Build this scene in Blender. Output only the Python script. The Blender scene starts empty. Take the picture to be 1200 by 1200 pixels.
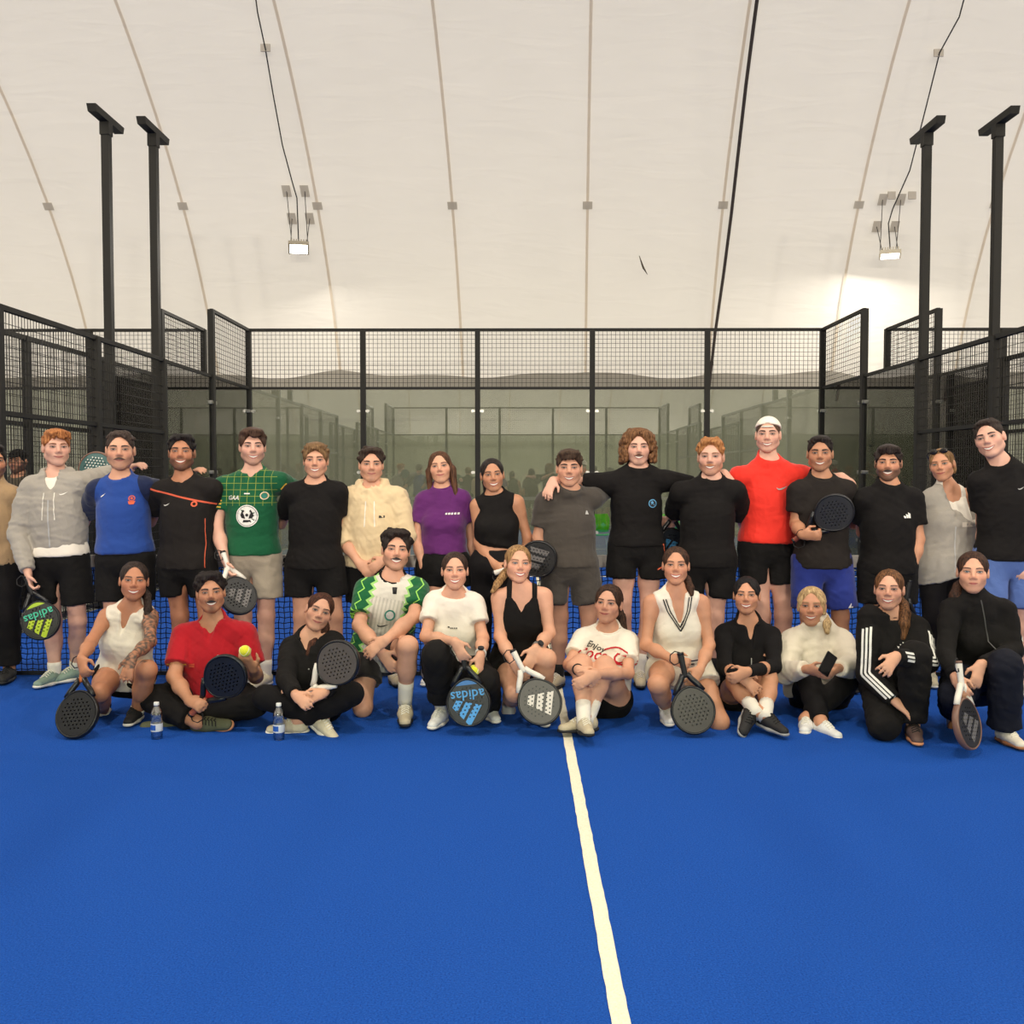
import bpy, bmesh, math, random
import numpy as np
from mathutils import Vector, Matrix

scene = bpy.context.scene
C = scene.collection
random.seed(7); np.random.seed(7)

# ---------------------------------------------------------------- camera, world, exposure
CAM_H = 1.5; FPX = 1110.0; PITCH = math.atan(43/1110.0); YAW = math.atan(8/1110.0)
cam_d = bpy.data.cameras.new('camera'); cam = bpy.data.objects.new('camera', cam_d); C.objects.link(cam)
cam.location = (0, 0, CAM_H); cam.rotation_euler = (math.pi/2-PITCH, 0, YAW)
cam_d.sensor_width = 36; cam_d.lens = 36*FPX/1200; cam_d.clip_end = 200
scene.camera = cam
world = bpy.data.worlds.new('daylight'); scene.world = world; world.use_nodes = True
wb = world.node_tree.nodes['Background']; wb.inputs[0].default_value = (1.0, 0.94, 0.86, 1); wb.inputs[1].default_value = 1.2
vs = scene.view_settings
vs.view_transform = 'Standard'; vs.look = 'None'; vs.gamma = 1; vs.exposure = 0.0; vs.use_curve_mapping = False
LAMP_POWER = 520.0

CAMR = np.array(cam.rotation_euler.to_matrix())
def W(px, py, Y):
    d = CAMR @ np.array([(px-600)/FPX, -(py-600)/FPX, -1.0])
    return np.array([0, 0, CAM_H]) + d*(Y/d[1])

# ---------------------------------------------------------------- materials
def lin(c):
    return tuple(((x/255)/12.92 if x/255 <= 0.04045 else ((x/255+0.055)/1.055)**2.4) for x in c[:3])
MATS = {}
def nmat(name):
    m = bpy.data.materials.new(name); m.use_nodes = True
    nt = m.node_tree; b = nt.nodes['Principled BSDF']
    return m, nt, b
def N(nt, t, **kw):
    n = nt.nodes.new(t)
    for k, v in kw.items():
        if k.startswith('i_'):
            n.inputs[int(k[2:]) if k[2:].isdigit() else k[2:]].default_value = v
        else: setattr(n, k, v)
    return n
def L(nt, a, b): nt.links.new(a, b)
def math_(nt, op, a, b=None, clamp=False):
    n = N(nt, 'ShaderNodeMath', operation=op, use_clamp=clamp)
    for i, v in enumerate((a, b)):
        if v is None: continue
        if isinstance(v, (int, float)): n.inputs[i].default_value = v
        else: L(nt, v, n.inputs[i])
    return n.outputs[0]
def mixc(nt, fac, a, b):
    n = N(nt, 'ShaderNodeMix', data_type='RGBA')
    for i, v in ((0, fac), (6, a), (7, b)):
        if isinstance(v, (int, float)): n.inputs[i].default_value = v
        elif isinstance(v, tuple): n.inputs[i].default_value = (*v[:3], 1)
        else: L(nt, v, n.inputs[i])
    return n.outputs[2]
def solid(name, rgb, rough=0.5, metal=0.0, noise=0.06, scale=30, bump=0.0, spec=0.5):
    if name in MATS: return MATS[name]
    m, nt, b = nmat(name); c = lin(rgb)
    tc = N(nt, 'ShaderNodeTexCoord'); nz = N(nt, 'ShaderNodeTexNoise'); nz.inputs['Scale'].default_value = scale
    L(nt, tc.outputs['Object'], nz.inputs['Vector'])
    col = mixc(nt, nz.outputs[0], tuple(x*(1-noise) for x in c), tuple(min(1, x*(1+noise)) for x in c))
    L(nt, col, b.inputs['Base Color']); b.inputs['Roughness'].default_value = rough; b.inputs['Metallic'].default_value = metal
    b.inputs['Specular IOR Level'].default_value = spec
    if bump:
        bp = N(nt, 'ShaderNodeBump'); bp.inputs['Strength'].default_value = bump; bp.inputs['Distance'].default_value = 0.01
        L(nt, nz.outputs[0], bp.inputs['Height']); L(nt, bp.outputs[0], b.inputs['Normal'])
    MATS[name] = m; return m
def fabric(name, rgb, pattern=None, rough=0.9, wrinkle=0.35, sheen=0.15, mottle=0.08):
    """cloth; pattern(nt, u, v, w, base) returns a colour socket; u across, v up from the shoulders, w to the front"""
    if name in MATS: return MATS[name]
    m, nt, b = nmat(name); c = lin(rgb)
    at = N(nt, 'ShaderNodeAttribute', attribute_name='loc'); sp = N(nt, 'ShaderNodeSeparateXYZ'); L(nt, at.outputs['Vector'], sp.inputs[0])
    nz = N(nt, 'ShaderNodeTexNoise'); nz.inputs['Scale'].default_value = 9; nz.inputs['Detail'].default_value = 4; nz.inputs['Distortion'].default_value = 0.6
    fine = N(nt, 'ShaderNodeTexNoise'); fine.inputs['Scale'].default_value = 420
    L(nt, at.outputs['Vector'], nz.inputs['Vector']); L(nt, at.outputs['Vector'], fine.inputs['Vector'])
    col = mixc(nt, fine.outputs[0], tuple(x*(1-mottle) for x in c), tuple(min(1, x*(1+mottle)) for x in c))
    if pattern: col = pattern(nt, sp.outputs[0], sp.outputs[1], sp.outputs[2], col)
    L(nt, col, b.inputs['Base Color']); b.inputs['Roughness'].default_value = rough
    b.inputs['Sheen Weight'].default_value = sheen; b.inputs['Specular IOR Level'].default_value = 0.25
    bp = N(nt, 'ShaderNodeBump'); bp.inputs['Strength'].default_value = wrinkle; bp.inputs['Distance'].default_value = 0.02
    L(nt, nz.outputs[0], bp.inputs['Height']); L(nt, bp.outputs[0], b.inputs['Normal'])
    MATS[name] = m; return m

def thin_glass(name, tint, refl=0.10):
    if name in MATS: return MATS[name]
    m, nt, b = nmat(name); nt.nodes.remove(b); out = nt.nodes['Material Output']
    tr = N(nt, 'ShaderNodeBsdfTransparent'); tr.inputs[0].default_value = (*tint, 1)
    gl = N(nt, 'ShaderNodeBsdfGlossy'); gl.inputs['Roughness'].default_value = 0.01; gl.inputs[0].default_value = (1, 1, 1, 1)
    fr = N(nt, 'ShaderNodeFresnel'); fr.inputs[0].default_value = 1.5
    f = math_(nt, 'ADD', math_(nt, 'MULTIPLY', fr.outputs[0], 1.0), refl-0.04, True)
    mx = N(nt, 'ShaderNodeMixShader'); L(nt, f, mx.inputs[0]); L(nt, tr.outputs[0], mx.inputs[1]); L(nt, gl.outputs[0], mx.inputs[2])
    L(nt, mx.outputs[0], out.inputs[0]); MATS[name] = m; return m
def emit(name, rgb, strength):
    if name in MATS: return MATS[name]
    m, nt, b = nmat(name); b.inputs['Emission Color'].default_value = (*rgb, 1); b.inputs['Emission Strength'].default_value = strength
    MATS[name] = m; return m

# ---------------------------------------------------------------- mesh helpers
def mesh_np(name, V, F, mats=(), smooth=False, midx=None, attrs=None, cols=None):
    """V (n,3); F (m,3|4) array or list of tuples"""
    me = bpy.data.meshes.new(name)
    V = np.asarray(V, np.float32)
    if isinstance(F, np.ndarray):
        k = F.shape[1]; m = len(F)
        me.vertices.add(len(V)); me.vertices.foreach_set('co', V.ravel())
        me.loops.add(m*k); me.loops.foreach_set('vertex_index', F.astype(np.int32).ravel())
        me.polygons.add(m); me.polygons.foreach_set('loop_start', np.arange(0, m*k, k, dtype=np.int32))
        me.update(calc_edges=True)
    else:
        me.from_pydata([tuple(map(float, v)) for v in V], [], [tuple(f) for f in F])
    for mt in mats: me.materials.append(mt)
    if smooth: me.polygons.foreach_set('use_smooth', np.ones(len(me.polygons), bool))
    if midx is not None: me.polygons.foreach_set('material_index', np.asarray(midx, np.int32))
    if attrs is not None:
        a = me.attributes.new('loc', 'FLOAT_VECTOR', 'POINT'); a.data.foreach_set('vector', np.asarray(attrs, np.float32).ravel())
    if cols is not None:
        a = me.attributes.new('tint', 'FLOAT_COLOR', 'POINT')
        cc = np.ones((len(V), 4), np.float32); cc[:, :3] = cols; a.data.foreach_set('color', cc.ravel())
    me.update()
    return me
def link(name, me, parent=None):
    o = bpy.data.objects.new(name, me); C.objects.link(o)
    if parent is not None: o.parent = parent
    return o
def empty(name, loc=(0, 0, 0), parent=None):
    o = bpy.data.objects.new(name, None); C.objects.link(o); o.location = loc; o.empty_display_size = 0.1
    if parent is not None: o.parent = parent
    return o
def tag(o, label, cat, group=None):
    o['label'] = label; o['category'] = cat
    if group: o['group'] = group
    return o
def struct(o, label=None):
    o['kind'] = 'structure'
    if label: o['label'] = label
    return o
class MB:
    def __init__(s): s.v = []; s.f = []
    def box(s, lo, hi):
        n = len(s.v); x0, y0, z0 = lo; x1, y1, z1 = hi
        s.v += [(x0,y0,z0),(x1,y0,z0),(x1,y1,z0),(x0,y1,z0),(x0,y0,z1),(x1,y0,z1),(x1,y1,z1),(x0,y1,z1)]
        s.f += [(n,n+3,n+2,n+1),(n+4,n+5,n+6,n+7),(n,n+1,n+5,n+4),(n+1,n+2,n+6,n+5),(n+2,n+3,n+7,n+6),(n+3,n,n+4,n+7)]
        return s
    def tube(s, pts, r, k=8, cap=True):
        pts = [np.array(p, float) for p in pts]; n0 = len(s.v); m = len(pts)
        rr = r if isinstance(r, (list, tuple)) else [r]*m
        ref = np.array([0.31, 0.77, 0.55])
        for i, p in enumerate(pts):
            t = pts[min(i+1, m-1)]-pts[max(i-1, 0)]; t = t/(np.linalg.norm(t)+1e-9)
            a = np.cross(t, ref); a /= np.linalg.norm(a)+1e-9; b = np.cross(t, a)
            for j in range(k):
                an = 2*math.pi*j/k; s.v.append(tuple(p+rr[i]*(math.cos(an)*a+math.sin(an)*b)))
        for i in range(m-1):
            for j in range(k):
                j2 = (j+1) % k; s.f.append((n0+i*k+j, n0+i*k+j2, n0+(i+1)*k+j2, n0+(i+1)*k+j))
        if cap:
            s.f.append(tuple(n0+j for j in reversed(range(k)))); s.f.append(tuple(n0+(m-1)*k+j for j in range(k)))
        return s
    def lathe(s, prof, k=24, c=(0, 0, 0)):
        n0 = len(s.v)
        for r, z in prof:
            for j in range(k):
                an = 2*math.pi*j/k; s.v.append((c[0]+r*math.cos(an), c[1]+r*math.sin(an), c[2]+z))
        for i in range(len(prof)-1):
            for j in range(k):
                j2 = (j+1) % k; s.f.append((n0+i*k+j, n0+i*k+j2, n0+(i+1)*k+j2, n0+(i+1)*k+j))
        s.f.append(tuple(n0+j for j in reversed(range(k)))); s.f.append(tuple(n0+(len(prof)-1)*k+j for j in range(k)))
        return s
    def me(s, name, mat, smooth=False): return mesh_np(name, s.v, s.f, [mat], smooth)
    def build(s, name, mat, parent=None, smooth=False): return link(name, s.me(name, mat, smooth), parent)

# ---------------------------------------------------------------- the setting: turf, dome, court walls
CX = 0.28; BACK = 16.6; FRONT = -2.5; NETY = 7.05; XL = CX-5.0; XR = CX+5.0
DOME_Y0, DOME_A, DOME_B, DOME_SL = 2.0, 18.5, 13.4, 0.053

def turf_mat():
    m, nt, b = nmat('blue_turf')
    tc = N(nt, 'ShaderNodeTexCoord')
    n1 = N(nt, 'ShaderNodeTexNoise'); n1.inputs['Scale'].default_value = 160; n1.inputs['Detail'].default_value = 4
    n2 = N(nt, 'ShaderNodeTexNoise'); n2.inputs['Scale'].default_value = 1.1; n2.inputs['Detail'].default_value = 3
    n3 = N(nt, 'ShaderNodeTexNoise'); n3.inputs['Scale'].default_value = 430; n3.inputs['Detail'].default_value = 1
    for n in (n1, n2, n3): L(nt, tc.outputs['Object'], n.inputs['Vector'])
    r1 = N(nt, 'ShaderNodeValToRGB'); r1.color_ramp.elements[0].position = .3; r1.color_ramp.elements[1].position = .7
    r1.color_ramp.elements[0].color = (*lin((15, 56, 134)), 1); r1.color_ramp.elements[1].color = (*lin((33, 89, 182)), 1)
    L(nt, n1.outputs[0], r1.inputs[0])
    c = mixc(nt, math_(nt, 'MULTIPLY', n2.outputs[0], 0.35), r1.outputs[0], lin((30, 80, 165)))
    fl = math_(nt, 'GREATER_THAN', n3.outputs[0], 0.70)
    c = mixc(nt, math_(nt, 'MULTIPLY', fl, 0.35), c, lin((130, 150, 190)))
    L(nt, c, b.inputs['Base Color']); b.inputs['Roughness'].default_value = 0.95; b.inputs['Specular IOR Level'].default_value = 0.1
    bp = N(nt, 'ShaderNodeBump'); bp.inputs['Strength'].default_value = 0.5; bp.inputs['Distance'].default_value = 0.008
    L(nt, n1.outputs[0], bp.inputs['Height']); L(nt, bp.outputs[0], b.inputs['Normal'])
    return m
def line_mat():
    m, nt, b = nmat('white_turf_line')
    tc = N(nt, 'ShaderNodeTexCoord'); n1 = N(nt, 'ShaderNodeTexNoise'); n1.inputs['Scale'].default_value = 160; n1.inputs['Detail'].default_value = 4
    L(nt, tc.outputs['Object'], n1.inputs['Vector'])
    L(nt, mixc(nt, n1.outputs[0], lin((205, 195, 165)), lin((250, 245, 225))), b.inputs['Base Color']); b.inputs['Roughness'].default_value = 0.95
    return m
TURF = turf_mat(); DARK = solid('dark_green_black_steel', (34, 32, 27), 0.65, 0.0, 0.1, 40, spec=.3)
CONC = solid('grey_concrete', (140, 140, 130), 0.9, 0, 0.12, 3)
MB().box((-26, -20, -0.25), (28, 24, -0.02)).build('floor', CONC)
struct(bpy.data.objects['floor'], 'grey concrete slab under the courts')
for nm, x0, x1, lb in (('floor_turf', XL, XR, 'blue artificial turf of the padel court'), ('floor_turf', XL-0.78-10, XL-0.78, 'blue turf of the next court beyond the left fence'),
                   ('floor_turf', XR+1.12, XR+11.12, 'blue turf of the next court beyond the right fence')):
    struct(MB().box((x0, FRONT, -0.02), (x1, BACK, 0.0)).build(nm, TURF), lb)
def line_strip(nm, a, b, wd):
    # slightly ragged edges like sewn-in turf
    n = 260; V = []; F = []
    for i in range(n+1):
        t = i/n; y = a[1]+(b[1]-a[1])*t
        V += [(a[0]-wd/2+random.uniform(-.0016, .0016), y, 0.003), (a[0]+wd/2+random.uniform(-.0016, .0016), y, 0.003)]
        if i: F.append((2*i-2, 2*i-1, 2*i+1, 2*i))
    return link(nm, mesh_np(nm, V, F, [LINE]))
LINE = line_mat()
struct(line_strip('trim_1', (CX, 0.1), (CX, 14.0), 0.052), 'white centre service line sewn into the blue turf')
for i, yy in enumerate((0.1, 14.0)):
    struct(MB().box((XL, yy-.025, 0.0), (XR, yy+.025, 0.003)).build('trim_%d' % (2+i), LINE), 'white service line across the court')

def membrane_mat(name, rgb, trans):
    m, nt, b = nmat(name); nt.nodes.remove(b); out = nt.nodes['Material Output']
    tc = N(nt, 'ShaderNodeTexCoord'); nz = N(nt, 'ShaderNodeTexNoise'); nz.inputs['Scale'].default_value = 0.8; nz.inputs['Detail'].default_value = 3
    L(nt, tc.outputs['Object'], nz.inputs['Vector'])
    mp = N(nt, 'ShaderNodeMapping'); mp.inputs['Scale'].default_value = (0.5, 2.2, 2.2); L(nt, tc.outputs['Object'], mp.inputs[0])
    n2 = N(nt, 'ShaderNodeTexNoise'); n2.inputs['Scale'].default_value = 1.5; n2.inputs['Distortion'].default_value = 1.0; L(nt, mp.outputs[0], n2.inputs['Vector'])
    c = lin(rgb); col = mixc(nt, nz.outputs[0], tuple(x*.96 for x in c), tuple(min(1, x*1.03) for x in c))
    bp = N(nt, 'ShaderNodeBump'); bp.inputs['Strength'].default_value = 0.12; bp.inputs['Distance'].default_value = 0.15
    L(nt, n2.outputs[0], bp.inputs['Height'])
    df = N(nt, 'ShaderNodeBsdfDiffuse'); tl = N(nt, 'ShaderNodeBsdfTranslucent')
    for s in (df, tl): L(nt, col, s.inputs[0]); L(nt, bp.outputs[0], s.inputs['Normal'])
    mx = N(nt, 'ShaderNodeMixShader'); mx.inputs[0].default_value = trans
    L(nt, df.outputs[0], mx.inputs[1]); L(nt, tl.outputs[0], mx.inputs[2]); L(nt, mx.outputs[0], out.inputs[0])
    return m
MEMB = membrane_mat('white_dome_membrane', (238, 233, 224), 0.40)
SEAM = membrane_mat('beige_seam_tape', (226, 214, 198), 0.32)
SKIRT = solid('grey_lining', (158, 152, 142), 0.8, 0, 0.1, 2, 0.2)
PATCH = membrane_mat('grey_patch', (196, 188, 176), 0.2)
def dome_pt(x19, th, inset=0.0):
    """x19: lateral position at Y = 19.5; th: 0 at the far foot, pi at the near foot"""
    y = DOME_Y0+(DOME_A-inset)*math.cos(th); z = (DOME_B-inset)*math.sin(th)
    return (x19-(19.5-y)*DOME_SL, y, z)
dome = struct(empty('ceiling'), 'white air-dome membrane curving up over the courts, beige seams')
K0, K1, SP, X0 = -9, 9, 2.55, 1.37
NT = 60
for k in range(K0, K1):
    V = []; F = []; NU = 8
    for i in range(NT+1):
        th = math.pi*i/NT
        for j in range(NU+1):
            u = j/NU; bulge = -0.10*(1-(2*u-1)**2)
            V.append(dome_pt(X0+SP*(k+u), th, bulge))
    for i in range(NT):
        for j in range(NU):
            a = i*(NU+1)+j; F.append((a, a+NU+1, a+NU+2, a+1))
    link('membrane_panel', mesh_np('membrane_panel', V, F, [MEMB], True), dome)
    # seam tape standing a little inside
    V = []; F = []
    for i in range(NT+1):
        for du in (-.026, .026): V.append(dome_pt(X0+SP*k+du, math.pi*i/NT, 0.022))
    for i in range(NT): F.append((2*i, 2*i+2, 2*i+3, 2*i+1))
    link('seam', mesh_np('seam', V, F, [SEAM], True), dome)
for k in (K0, K1):
    V = [dome_pt(X0+SP*k, math.pi*i/NT, 0) for i in range(NT+1)]
    link('end_panel', mesh_np('end_panel', V, [tuple(range(NT+1))], [MEMB]), dome)
def th_of_z(z, inset=0.0): return math.asin(min(1, z/(DOME_B-inset)))
# small welded patches where the seams are reinforced
for k in (-5, -4, -3, -2, -1, 0, 1, 2, 3):
    x = X0+SP*k; th = th_of_z(6.6)
    V = [dome_pt(x+dx, th+dt, 0.035) for dx, dt in ((-.09, -.005), (.09, -.005), (.09, .005), (-.09, .005))]
    link('patch', mesh_np('patch', V, [(0, 3, 2, 1)], [PATCH]), dome)
# grey lining along the foot of the dome, wavy top edge
V = []; F = []; n = 190; rows = 7
for i in range(n+1):
    x = X0+SP*(K0+(K1-K0)*i/n)
    top = 3.64+0.045*math.sin(x*1.4)+0.03*math.sin(x*3.1+1)-0.05*abs(math.sin(math.pi*(x-X0)/SP))
    for j in range(rows+1): V.append(dome_pt(x, th_of_z(0.001+top*j/rows), 0.10+0.05*math.sin(x*2.3)*(1-j/rows)))
for i in range(n):
    for j in range(rows): a = i*(rows+1)+j; F.append((a, a+1, a+rows+2, a+rows+1))
link('lining', mesh_np('lining', V, F, [SKIRT], True), dome)
V2 = [(x, 2*DOME_Y0-y, z) for x, y, z in V]
link('lining', mesh_np('lining', V2, F, [SKIRT], True), dome)
# a short tear in the membrane
tp = W(754, 312, 18.35)
MB().tube([tp+np.array(v) for v in ((-.08, 0, .2), (-.03, .0, .05), (0, 0, -.03), (.08, 0, -.16))], [.006, .016, .02, .004], 5).build('tear', solid('dark_crack', (70, 60, 50), .9), dome)

GLASS = thin_glass('court_glass', (0.80, 0.845, 0.78), 0.15)
STEEL = solid('zinc_fitting', (160, 158, 150), 0.35, 0.8)
def wire_panel(name, w, h, sx, sz, r=0.0032):
    V = []; F = []
    def bx(x0, x1, y0, y1, z0, z1):
        n = len(V); V.extend([(x0,y0,z0),(x1,y0,z0),(x1,y1,z0),(x0,y1,z0),(x0,y0,z1),(x1,y0,z1),(x1,y1,z1),(x0,y1,z1)])
        F.extend([(n,n+3,n+2,n+1),(n+4,n+5,n+6,n+7),(n,n+1,n+5,n+4),(n+1,n+2,n+6,n+5),(n+2,n+3,n+7,n+6),(n+3,n,n+4,n+7)])
    nx = int(round(w/sx)); nz = int(round(h/sz))
    for i in range(nx+1): x = w*i/nx; bx(x-r, x+r, -r, r, 0, h)
    for j in range(nz+1): z = h*j/nz; bx(0, w, r, 3*r, z-r, z+r)
    return mesh_np(name, V, np.array(F), [DARK])
ME = {}
ME['glass'] = MB().box((0.012, -0.006, 0.02), (1.988, 0.006, 2.99)).me('glass_pane', GLASS)
ME['mesh1'] = wire_panel('mesh_panel', 1.94, 0.98, 0.0745, 0.0745, 0.0030)
ME['mesh3'] = wire_panel('mesh_panel', 1.94, 2.98, 0.0555, 0.108, 0.0026)
ME['post3'] = MB().box((-.04, -.04, 0), (.04, .04, 3.04)).me('post', DARK)
ME['post4'] = MB().box((-.045, -.045, 0), (.045, .045, 4.04)).me('post', DARK)
ME['rail'] = MB().box((0, -.022, -.022), (2.0, .022, .022)).me('rail', DARK)
ME['rail_top'] = MB().box((0, -.025, -.025), (2.0, .025, .025)).me('rail', DARK)
cl = MB(); cl.box((-.11, -.035, -.02), (.11, .03, .02)); cl.tube([(-.085, -.05, 0), (-.085, .04, 0)], .028, 10); cl.tube([(.085, -.05, 0), (.085, .04, 0)], .028, 10)
ME['clamp'] = cl.me('clamp', STEEL)
def court_wall(name, label, p, ang, kinds, last='post4'):
    """a run of 2 m bays from p along ang; each bay GM = glass + mesh above, G = glass, F = wire fence"""
    root = struct(empty(name, (p[0], p[1], 0)), label); root.rotation_euler = (0, 0, ang)
    def put(k, x, z=0.0, nm=None):
        o = link(nm or ME[k].name.split('.')[0], ME[k], root); o.location = (x, 0, z); return o
    prev = None
    for i, kd in enumerate(kinds):
        x = 2.0*i
        tall = kd == 'GM' or prev == 'GM'
        put('post4' if tall else 'post3', x)
        if kd in ('GM', 'G'):
            put('glass', x)
            for z in (0.5, 1.55, 2.62): put('clamp', x, z)
            put('rail', x, 3.02)
        if kd == 'GM': put('mesh1', x+.03, 3.04); put('rail_top', x, 4.03)
        if kd == 'F': put('mesh3', x+.03, 0.02); put('rail_top', x, 3.03); put('rail', x, 2.07); put('rail', x, 0.06)
        prev = kd
    put(last, 2.0*len(kinds))
    return root
SIDE = ['GM', 'G', 'F', 'F', 'F', None, 'F', 'F', 'G', 'GM']
court_wall('wall_back', 'glass back wall of the padel court with wire mesh on top', (XL, BACK), 0, ['GM']*5)
court_wall('wall_front', 'glass wall of the padel court with wire mesh, opposite the net', (XL, FRONT), 0, ['GM']*5)
def side(name, label, x):
    court_wall(name, label, (x, BACK), -math.pi/2, ['GM', 'G', 'F', 'F'], 'post3')
    court_wall(name, label, (x, FRONT+8), -math.pi/2, ['F', 'F', 'G', 'GM'])
side('wall_left', 'wire and glass side fence of the padel court, on the left', XL)
side('wall_right', 'wire and glass side fence of the padel court, on the right', XR)
side('wall_far_left', 'side fence of the next court beyond the left fence', XL-0.78)
side('wall_far_right', 'side fence of the next court beyond the right fence', XR+1.12)
court_wall('wall_back_left', 'glass back wall of the next court on the left', (XL-0.78-10, BACK), 0, ['GM']*5)
court_wall('wall_back_right', 'glass back wall of the next court on the right', (XR+1.12, BACK), 0, ['GM']*5)

# light masts: square post, T-shaped head beam along the court
def mast(x, y, label):
    r = tag(empty('light_mast', (x, y, 0)), label, 'mast', 'T-headed masts beside the courts')
    MB().box((-.05, -.05, 0), (.05, .05, 6.1)).build('pole', DARK, r)
    MB().box((-.09, -.09, 0), (.09, .09, .015)).build('base_plate', DARK, r)
    MB().box((-.062, -.062, 5.9), (.062, .062, 6.06)).build('sleeve', DARK, r)
    V = [(-.055, -.40, 6.06), (.06, -.40, 6.06), (.06, .40, 6.06), (-.06, .40, 6.06), (-.06, -.43, 6.15), (.06, -.43, 6.15), (.06, .43, 6.15), (-.06, .43, 6.15)]
    F = [(0,3,2,1),(4,5,6,7),(0,1,5,4),(1,2,6,5),(2,3,7,6),(3,0,4,7)]
    link('head_beam', mesh_np('head_beam', V, F, [DARK]), r)
mast(XL-.18, 12.85, 'dark steel T-headed mast standing just outside the left side fence of the court')
mast(XL-.78+.15, 12.42, 'dark steel T-headed mast standing against the next court beyond the left fence')
mast(XR+.18, 12.9, 'dark steel T-headed mast standing just outside the right side fence of the court')
mast(XR+1.12-.15, 12.58, 'dark steel T-headed mast standing against the next court beyond the right fence')

# floodlights hung from the membrane
LAMPM = emit('lamp_face', (1.0, .95, .84), 9.0); ALU = solid('lamp_aluminium', (176, 168, 150), .4, .6); CABLE = solid('black_cable', (40, 38, 36), .7)
def floodlight(x, y, z, aim, label, group=None, power=1.0):
    r = tag(empty('floodlight', (x, y, z)), label, 'lamp', group)
    q = Vector(aim).to_track_quat('-Z', 'Y').to_euler()
    h = MB(); h.box((-.19, -.15, -.02), (.19, .15, .05)); hb = h.build('housing', ALU, r); hb.rotation_euler = q
    f = MB()
    for i in range(7): f.box((-.15+i*.045, -.13, .05), (-.13+i*.045, .13, .11))
    fb = f.build('cooling_fins', ALU, r); fb.rotation_euler = q
    MB().box((-.16, -.12, -.026), (.16, .12, -.021)).build('lens', LAMPM, r).rotation_euler = q
    for sx in (-1, 1):
        for sy in (0, 1):
            # hanger up to a patch welded on the membrane
            a = np.array([sx*.15, sy*.1, .08]); xx = x+sx*.17; zz = z+.62+.42*sy
            b = np.array(dome_pt(xx+(19.5-y)*DOME_SL, th_of_z(zz) if y > DOME_Y0 else math.pi-th_of_z(zz), 0.04))-np.array([x, y, z])
            MB().tube([a, b], .007, 5).build('hanger', CABLE, r)
            th = th_of_z(zz) if y > DOME_Y0 else math.pi-th_of_z(zz)
            V = [np.array(dome_pt(xx+(19.5-y)*DOME_SL+dx, th+dt, .045))-np.array([x, y, z]) for dx, dt in ((-.08, -.0075), (.08, -.0075), (.08, .0075), (-.08, .0075))]
            link('patch', mesh_np('patch', V, [(0, 3, 2, 1)], [PATCH]), r)
    ld = bpy.data.lights.new('flood_lamp', 'AREA'); ld.shape = 'RECTANGLE'; ld.size = .5; ld.size_y = .4; ld.energy = LAMP_POWER*power
    ld.color = (1.0, .93, .82); ld.spread = math.pi
    lo = bpy.data.objects.new('flood_lamp', ld); C.objects.link(lo); lo.parent = r; lo.rotation_euler = q
    lo.location = Vector(aim).normalized()*.07
    return r
lp = W(350, 291, 18.05); rp = W(1043, 299, 18.05)
floodlight(*lp, (.10, -.45, -.9), 'floodlight hanging on wires left of the tear in the dome, a thin cable above it', power=.3)
floodlight(*rp, (-.05, -.14, -1), 'floodlight hanging beside the right light mast, extra patches above it', power=.35)
for (x, y, z) in ((-4.0, -13.6, 6.2), (1.5, -13.6, 6.2), (7.0, -13.6, 6.2), (-8.5, 1.0, 12.4), (8.5, 1.0, 12.4), (0.0, 1.0, 12.4), (-14.5, 8, 10.8), (14.5, 8, 10.8)):  # unseen fixtures; the overhead ones are added for extra light
    floodlight(x, y, z, (-.1*x/8, .2 if y > -5 else .75, -1), 'unseen floodlight hanging from the dome above the near half of the courts', 'unseen floodlights overhead and behind the camera', power=3.3 if y < -5 else 0.9)
def cable(pts, r, label, mat=CABLE):
    o = MB().tube(pts, r, 5).build('cable', mat); tag(o, label, 'cable'); return o
def on_dome(px, py, inset=0.12):
    lo, hi = 5.0, 20.4
    for _ in range(50):
        mid = (lo+hi)/2; p = W(px, py, mid)
        inside = ((p[1]-DOME_Y0)/(DOME_A-inset))**2+(p[2]/(DOME_B-inset))**2 < 1
        lo, hi = (mid, hi) if inside else (lo, mid)
    return W(px, py, lo)
cable([on_dome(*p) for p in ((296, -30), (302, 15), (311, 57), (320, 110), (331, 170), (343, 215), (348, 232))]+[lp+np.array([0, 0, .12])], .012, 'thin dark cable running down the dome to the left floodlight')
cable([on_dome(*p) for p in ((1136, -25), (1124, 20), (1101, 62), (1084, 130), (1066, 200), (1046, 245), (1041, 262))]+[rp+np.array([0, 0, .12])], .012, 'thin dark cable running down the dome to the right floodlight')
cable([on_dome(*p, .16) for p in ((891, -30), (883, 30), (874, 100), (866, 170), (857, 250), (848, 320), (838, 390), (829, 470))], .032, 'thick dark cable laid along one seam of the dome', solid('dark_rope', (58, 50, 48), .9))
for px, py in ((1045, 229), (1069, 229)):
    p = on_dome(px, py, .06)
    o = MB().box(p+np.array([-.07, -.012, -.07]), p+np.array([.07, .012, .07])).build('patch', PATCH, dome)
for px, py in ((1100, 62), (311, 56)):
    p = on_dome(px, py, .08)
    MB().box(p+np.array([-.08, -.012, -.06]), p+np.array([.08, .012, .06])).build('patch', PATCH, dome)

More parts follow.
